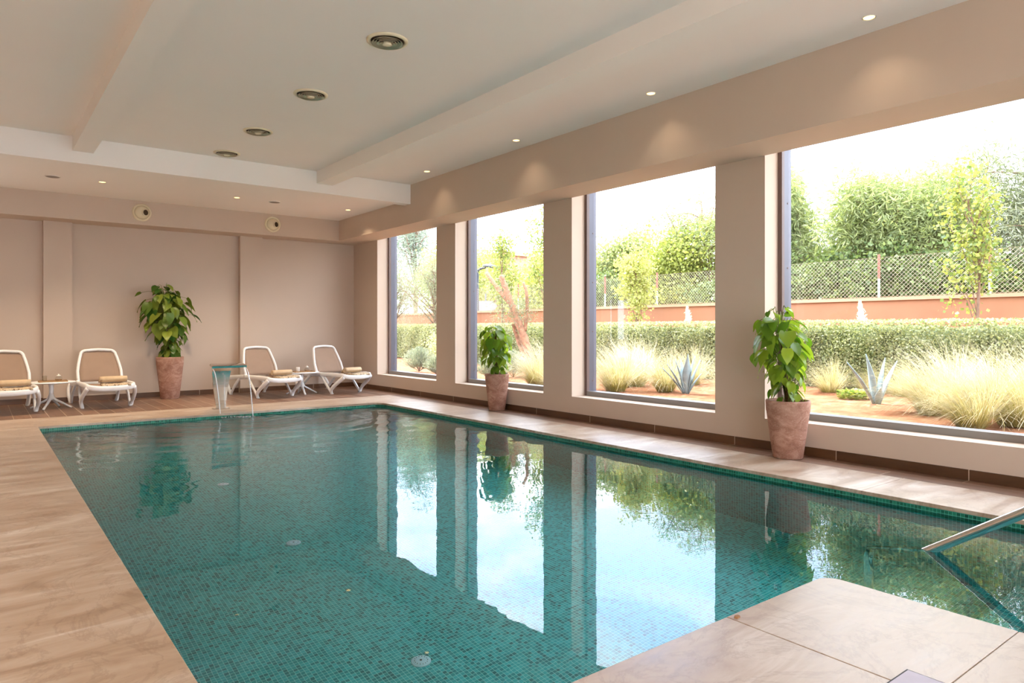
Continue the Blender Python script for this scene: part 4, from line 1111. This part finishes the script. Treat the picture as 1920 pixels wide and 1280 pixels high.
def shrub(loc, r, h, n, label, seed):
    R = np.random.default_rng(seed)
    t = empty('lavender_shrub', loc, label=label, cat='shrub', group='grey-green shrubs below the back windows')
    a = R.random(n) * 2 * PI; e = np.radians(25 + 65 * R.random(n)); l = .3 + .7 * R.random(n)
    d = np.stack([np.cos(a) * np.cos(e), np.sin(a) * np.cos(e), np.sin(e)], 1)
    p = d * l[:, None] * np.array([r, r, h]); d2 = d + R.normal(size=(n, 3)) * .25
    cards('foliage', LV, LF, p, rot_from(d2, R.normal(size=(n, 3))), .06 + .05 * R.random(n), GREYM, t)
    b = MB()
    for k in range(24):
        q = p[k] ; b.tube([(0, 0, 0), tuple(q * .8)], .004, 4)
    b.obj('stems', BARK, t)
shrub((8.9, 15.4, GZ), .55, .62, 4200, 'rounded grey-green shrub at the foot of the back window', 90)
shrub((8.75, 14.3, GZ), .40, .42, 2600, 'low grey-green shrub at the right foot of the back window', 91)
shrub((8.7, 11.95, GZ), .50, .55, 3600, 'grey-green shrub behind the smallest potted climber', 92)
shrub((9.6, 12.4, GZ), .55, .6, 3600, 'grey-green shrub behind the smallest potted climber, nearer the leaning trunk', 93)
R = np.random.default_rng(95); n = 420
t = empty('ground_plant', (10.75, 5.25, GZ), label='low green and cream leafy plant at the foot of the right agave', cat='plant')
a = R.random(n) * 2 * PI; rr_ = .26 * np.sqrt(R.random(n)); p = np.stack([rr_ * np.cos(a), rr_ * np.sin(a), .02 + .13 * R.random(n)], 1)
d = np.stack([np.cos(a), np.sin(a), .3 + .6 * R.random(n)], 1)
cards('foliage', QV, QF, p, rot_from(d, np.tile([0, 0, 1.], (n, 1)) + R.normal(size=(n, 3)) * .3), .045 + .03 * R.random(n), YOUNGM, t)
mesh_obj('stems', *(lambda b: (b.V, b.F))(MB().tube([(0, 0, -.03), (0, 0, .06)], .02, 8)), STEMM, t)
# chipped fragment at the slab joint
b = MB(); V = [(0, 0, 0), (.030, .004, 0), (.034, .020, 0), (.012, .026, 0), (-.006, .014, 0)]
b.add(V + [(x * .8 + .003, y * .8 + .002, .007) for x, y, z in V], [(4, 3, 2, 1, 0), (5, 6, 7, 8, 9)] + [(i, (i + 1) % 5, 5 + (i + 1) % 5, 5 + i) for i in range(5)])
b.obj('stone_chip', simple('chip_brown', srgb(150, 104, 62), .8), None, loc=(2.80, 1.915, 0), label='tiny brown stone chip on the pool edge at the slab joint', cat='stone chip')
# pampas plume on the wall
for (x, y, l) in ((14.6, 7.05, 'white feathery plume in front of the orange wall in the large right window'), (14.6, 11.5, 'white feathery plume in front of the orange wall, second window from the right')):
    R = np.random.default_rng(int(y * 10)); n = 500
    u = R.random(n); p = np.stack([R.normal(size=n) * .05 * (1.1 - u), R.normal(size=n) * .05 * (1.1 - u) - .06 + .05 * u, 1.2 + u * .45], 1)
    t = empty('pampas_plume', (x, y, GZ), label=l, cat='plume', group='pampas plumes by the orange wall')
    cards('plume', LV, LF, p, rot_from(R.normal(size=(n, 3)) * .5 + np.array([0, 0, 1.]), R.normal(size=(n, 3))), .07 + .05 * R.random(n), leaf_mat('plume_white' + str(int(y)), (.8, .76, .68), (.95, .92, .86), .3), t)
    MB().tube([(0, 0, 0), (0, 0, 1.3)], .008, 5).obj('stalk', BARK, t)

# ------------------------------------------------------------------ world, sun, camera
w = bpy.data.worlds.new('sky'); S.world = w; w.use_nodes = True; nt = w.node_tree; nt.nodes.clear()
out = nt.nodes.new('ShaderNodeOutputWorld'); bg = nt.nodes.new('ShaderNodeBackground')
tc = nt.nodes.new('ShaderNodeTexCoord'); mp = nt.nodes.new('ShaderNodeMapping'); mp.inputs['Scale'].default_value = (1, 1, 2.2)
L(nt, tc.outputs['Generated'], mp.inputs['Vector'])
f = noise(nt, mp.outputs[0], 2.6, 8, 0.55, 0.4)
c = ramp(nt, f, [(0.36, (0.48, 0.60, 0.88)), (0.50, (0.84, 0.87, 0.95)), (0.66, (1.0, 0.985, 0.97))])
L(nt, c, bg.inputs['Color']); bg.inputs['Strength'].default_value = 3.9
L(nt, bg.outputs[0], out.inputs['Surface'])
sd = bpy.data.lights.new('sun', 'SUN'); sd.energy = 5.0; sd.angle = math.radians(1.5); sd.color = (1, .95, .86)
so = bpy.data.objects.new('sun', sd); COL.objects.link(so)
sundir = Vector((.07, .48, .85)).normalized()    # towards the sun: ahead along the window wall, high
so.rotation_euler = (-sundir).to_track_quat('-Z', 'Y').to_euler()

cam = bpy.data.cameras.new('camera'); co = bpy.data.objects.new('camera', cam); COL.objects.link(co); S.camera = co
co.location = (0, 0, 1.35); co.rotation_euler = (PI / 2, 0, -math.radians(37.6467))
cam.sensor_width = 36; cam.lens = 36 * 1302 / 1920; cam.shift_y = -(640 - 615.1) / 1920; cam.clip_end = 300; cam.clip_start = .05
S.view_settings.view_transform = 'Standard'; S.view_settings.look = 'None'; S.view_settings.gamma = 1; S.view_settings.exposure = 1.4
S.view_settings.use_curve_mapping = False
cy = S.cycles
cy.use_denoising = True
try: cy.denoiser = 'OPENIMAGEDENOISE'
except Exception: pass
cy.max_bounces = 10; cy.diffuse_bounces = 5; cy.glossy_bounces = 5; cy.transmission_bounces = 6; cy.transparent_max_bounces = 14
cy.caustics_reflective = True; cy.caustics_refractive = True; cy.sample_clamp_indirect = 12; cy.blur_glossy = 0.3
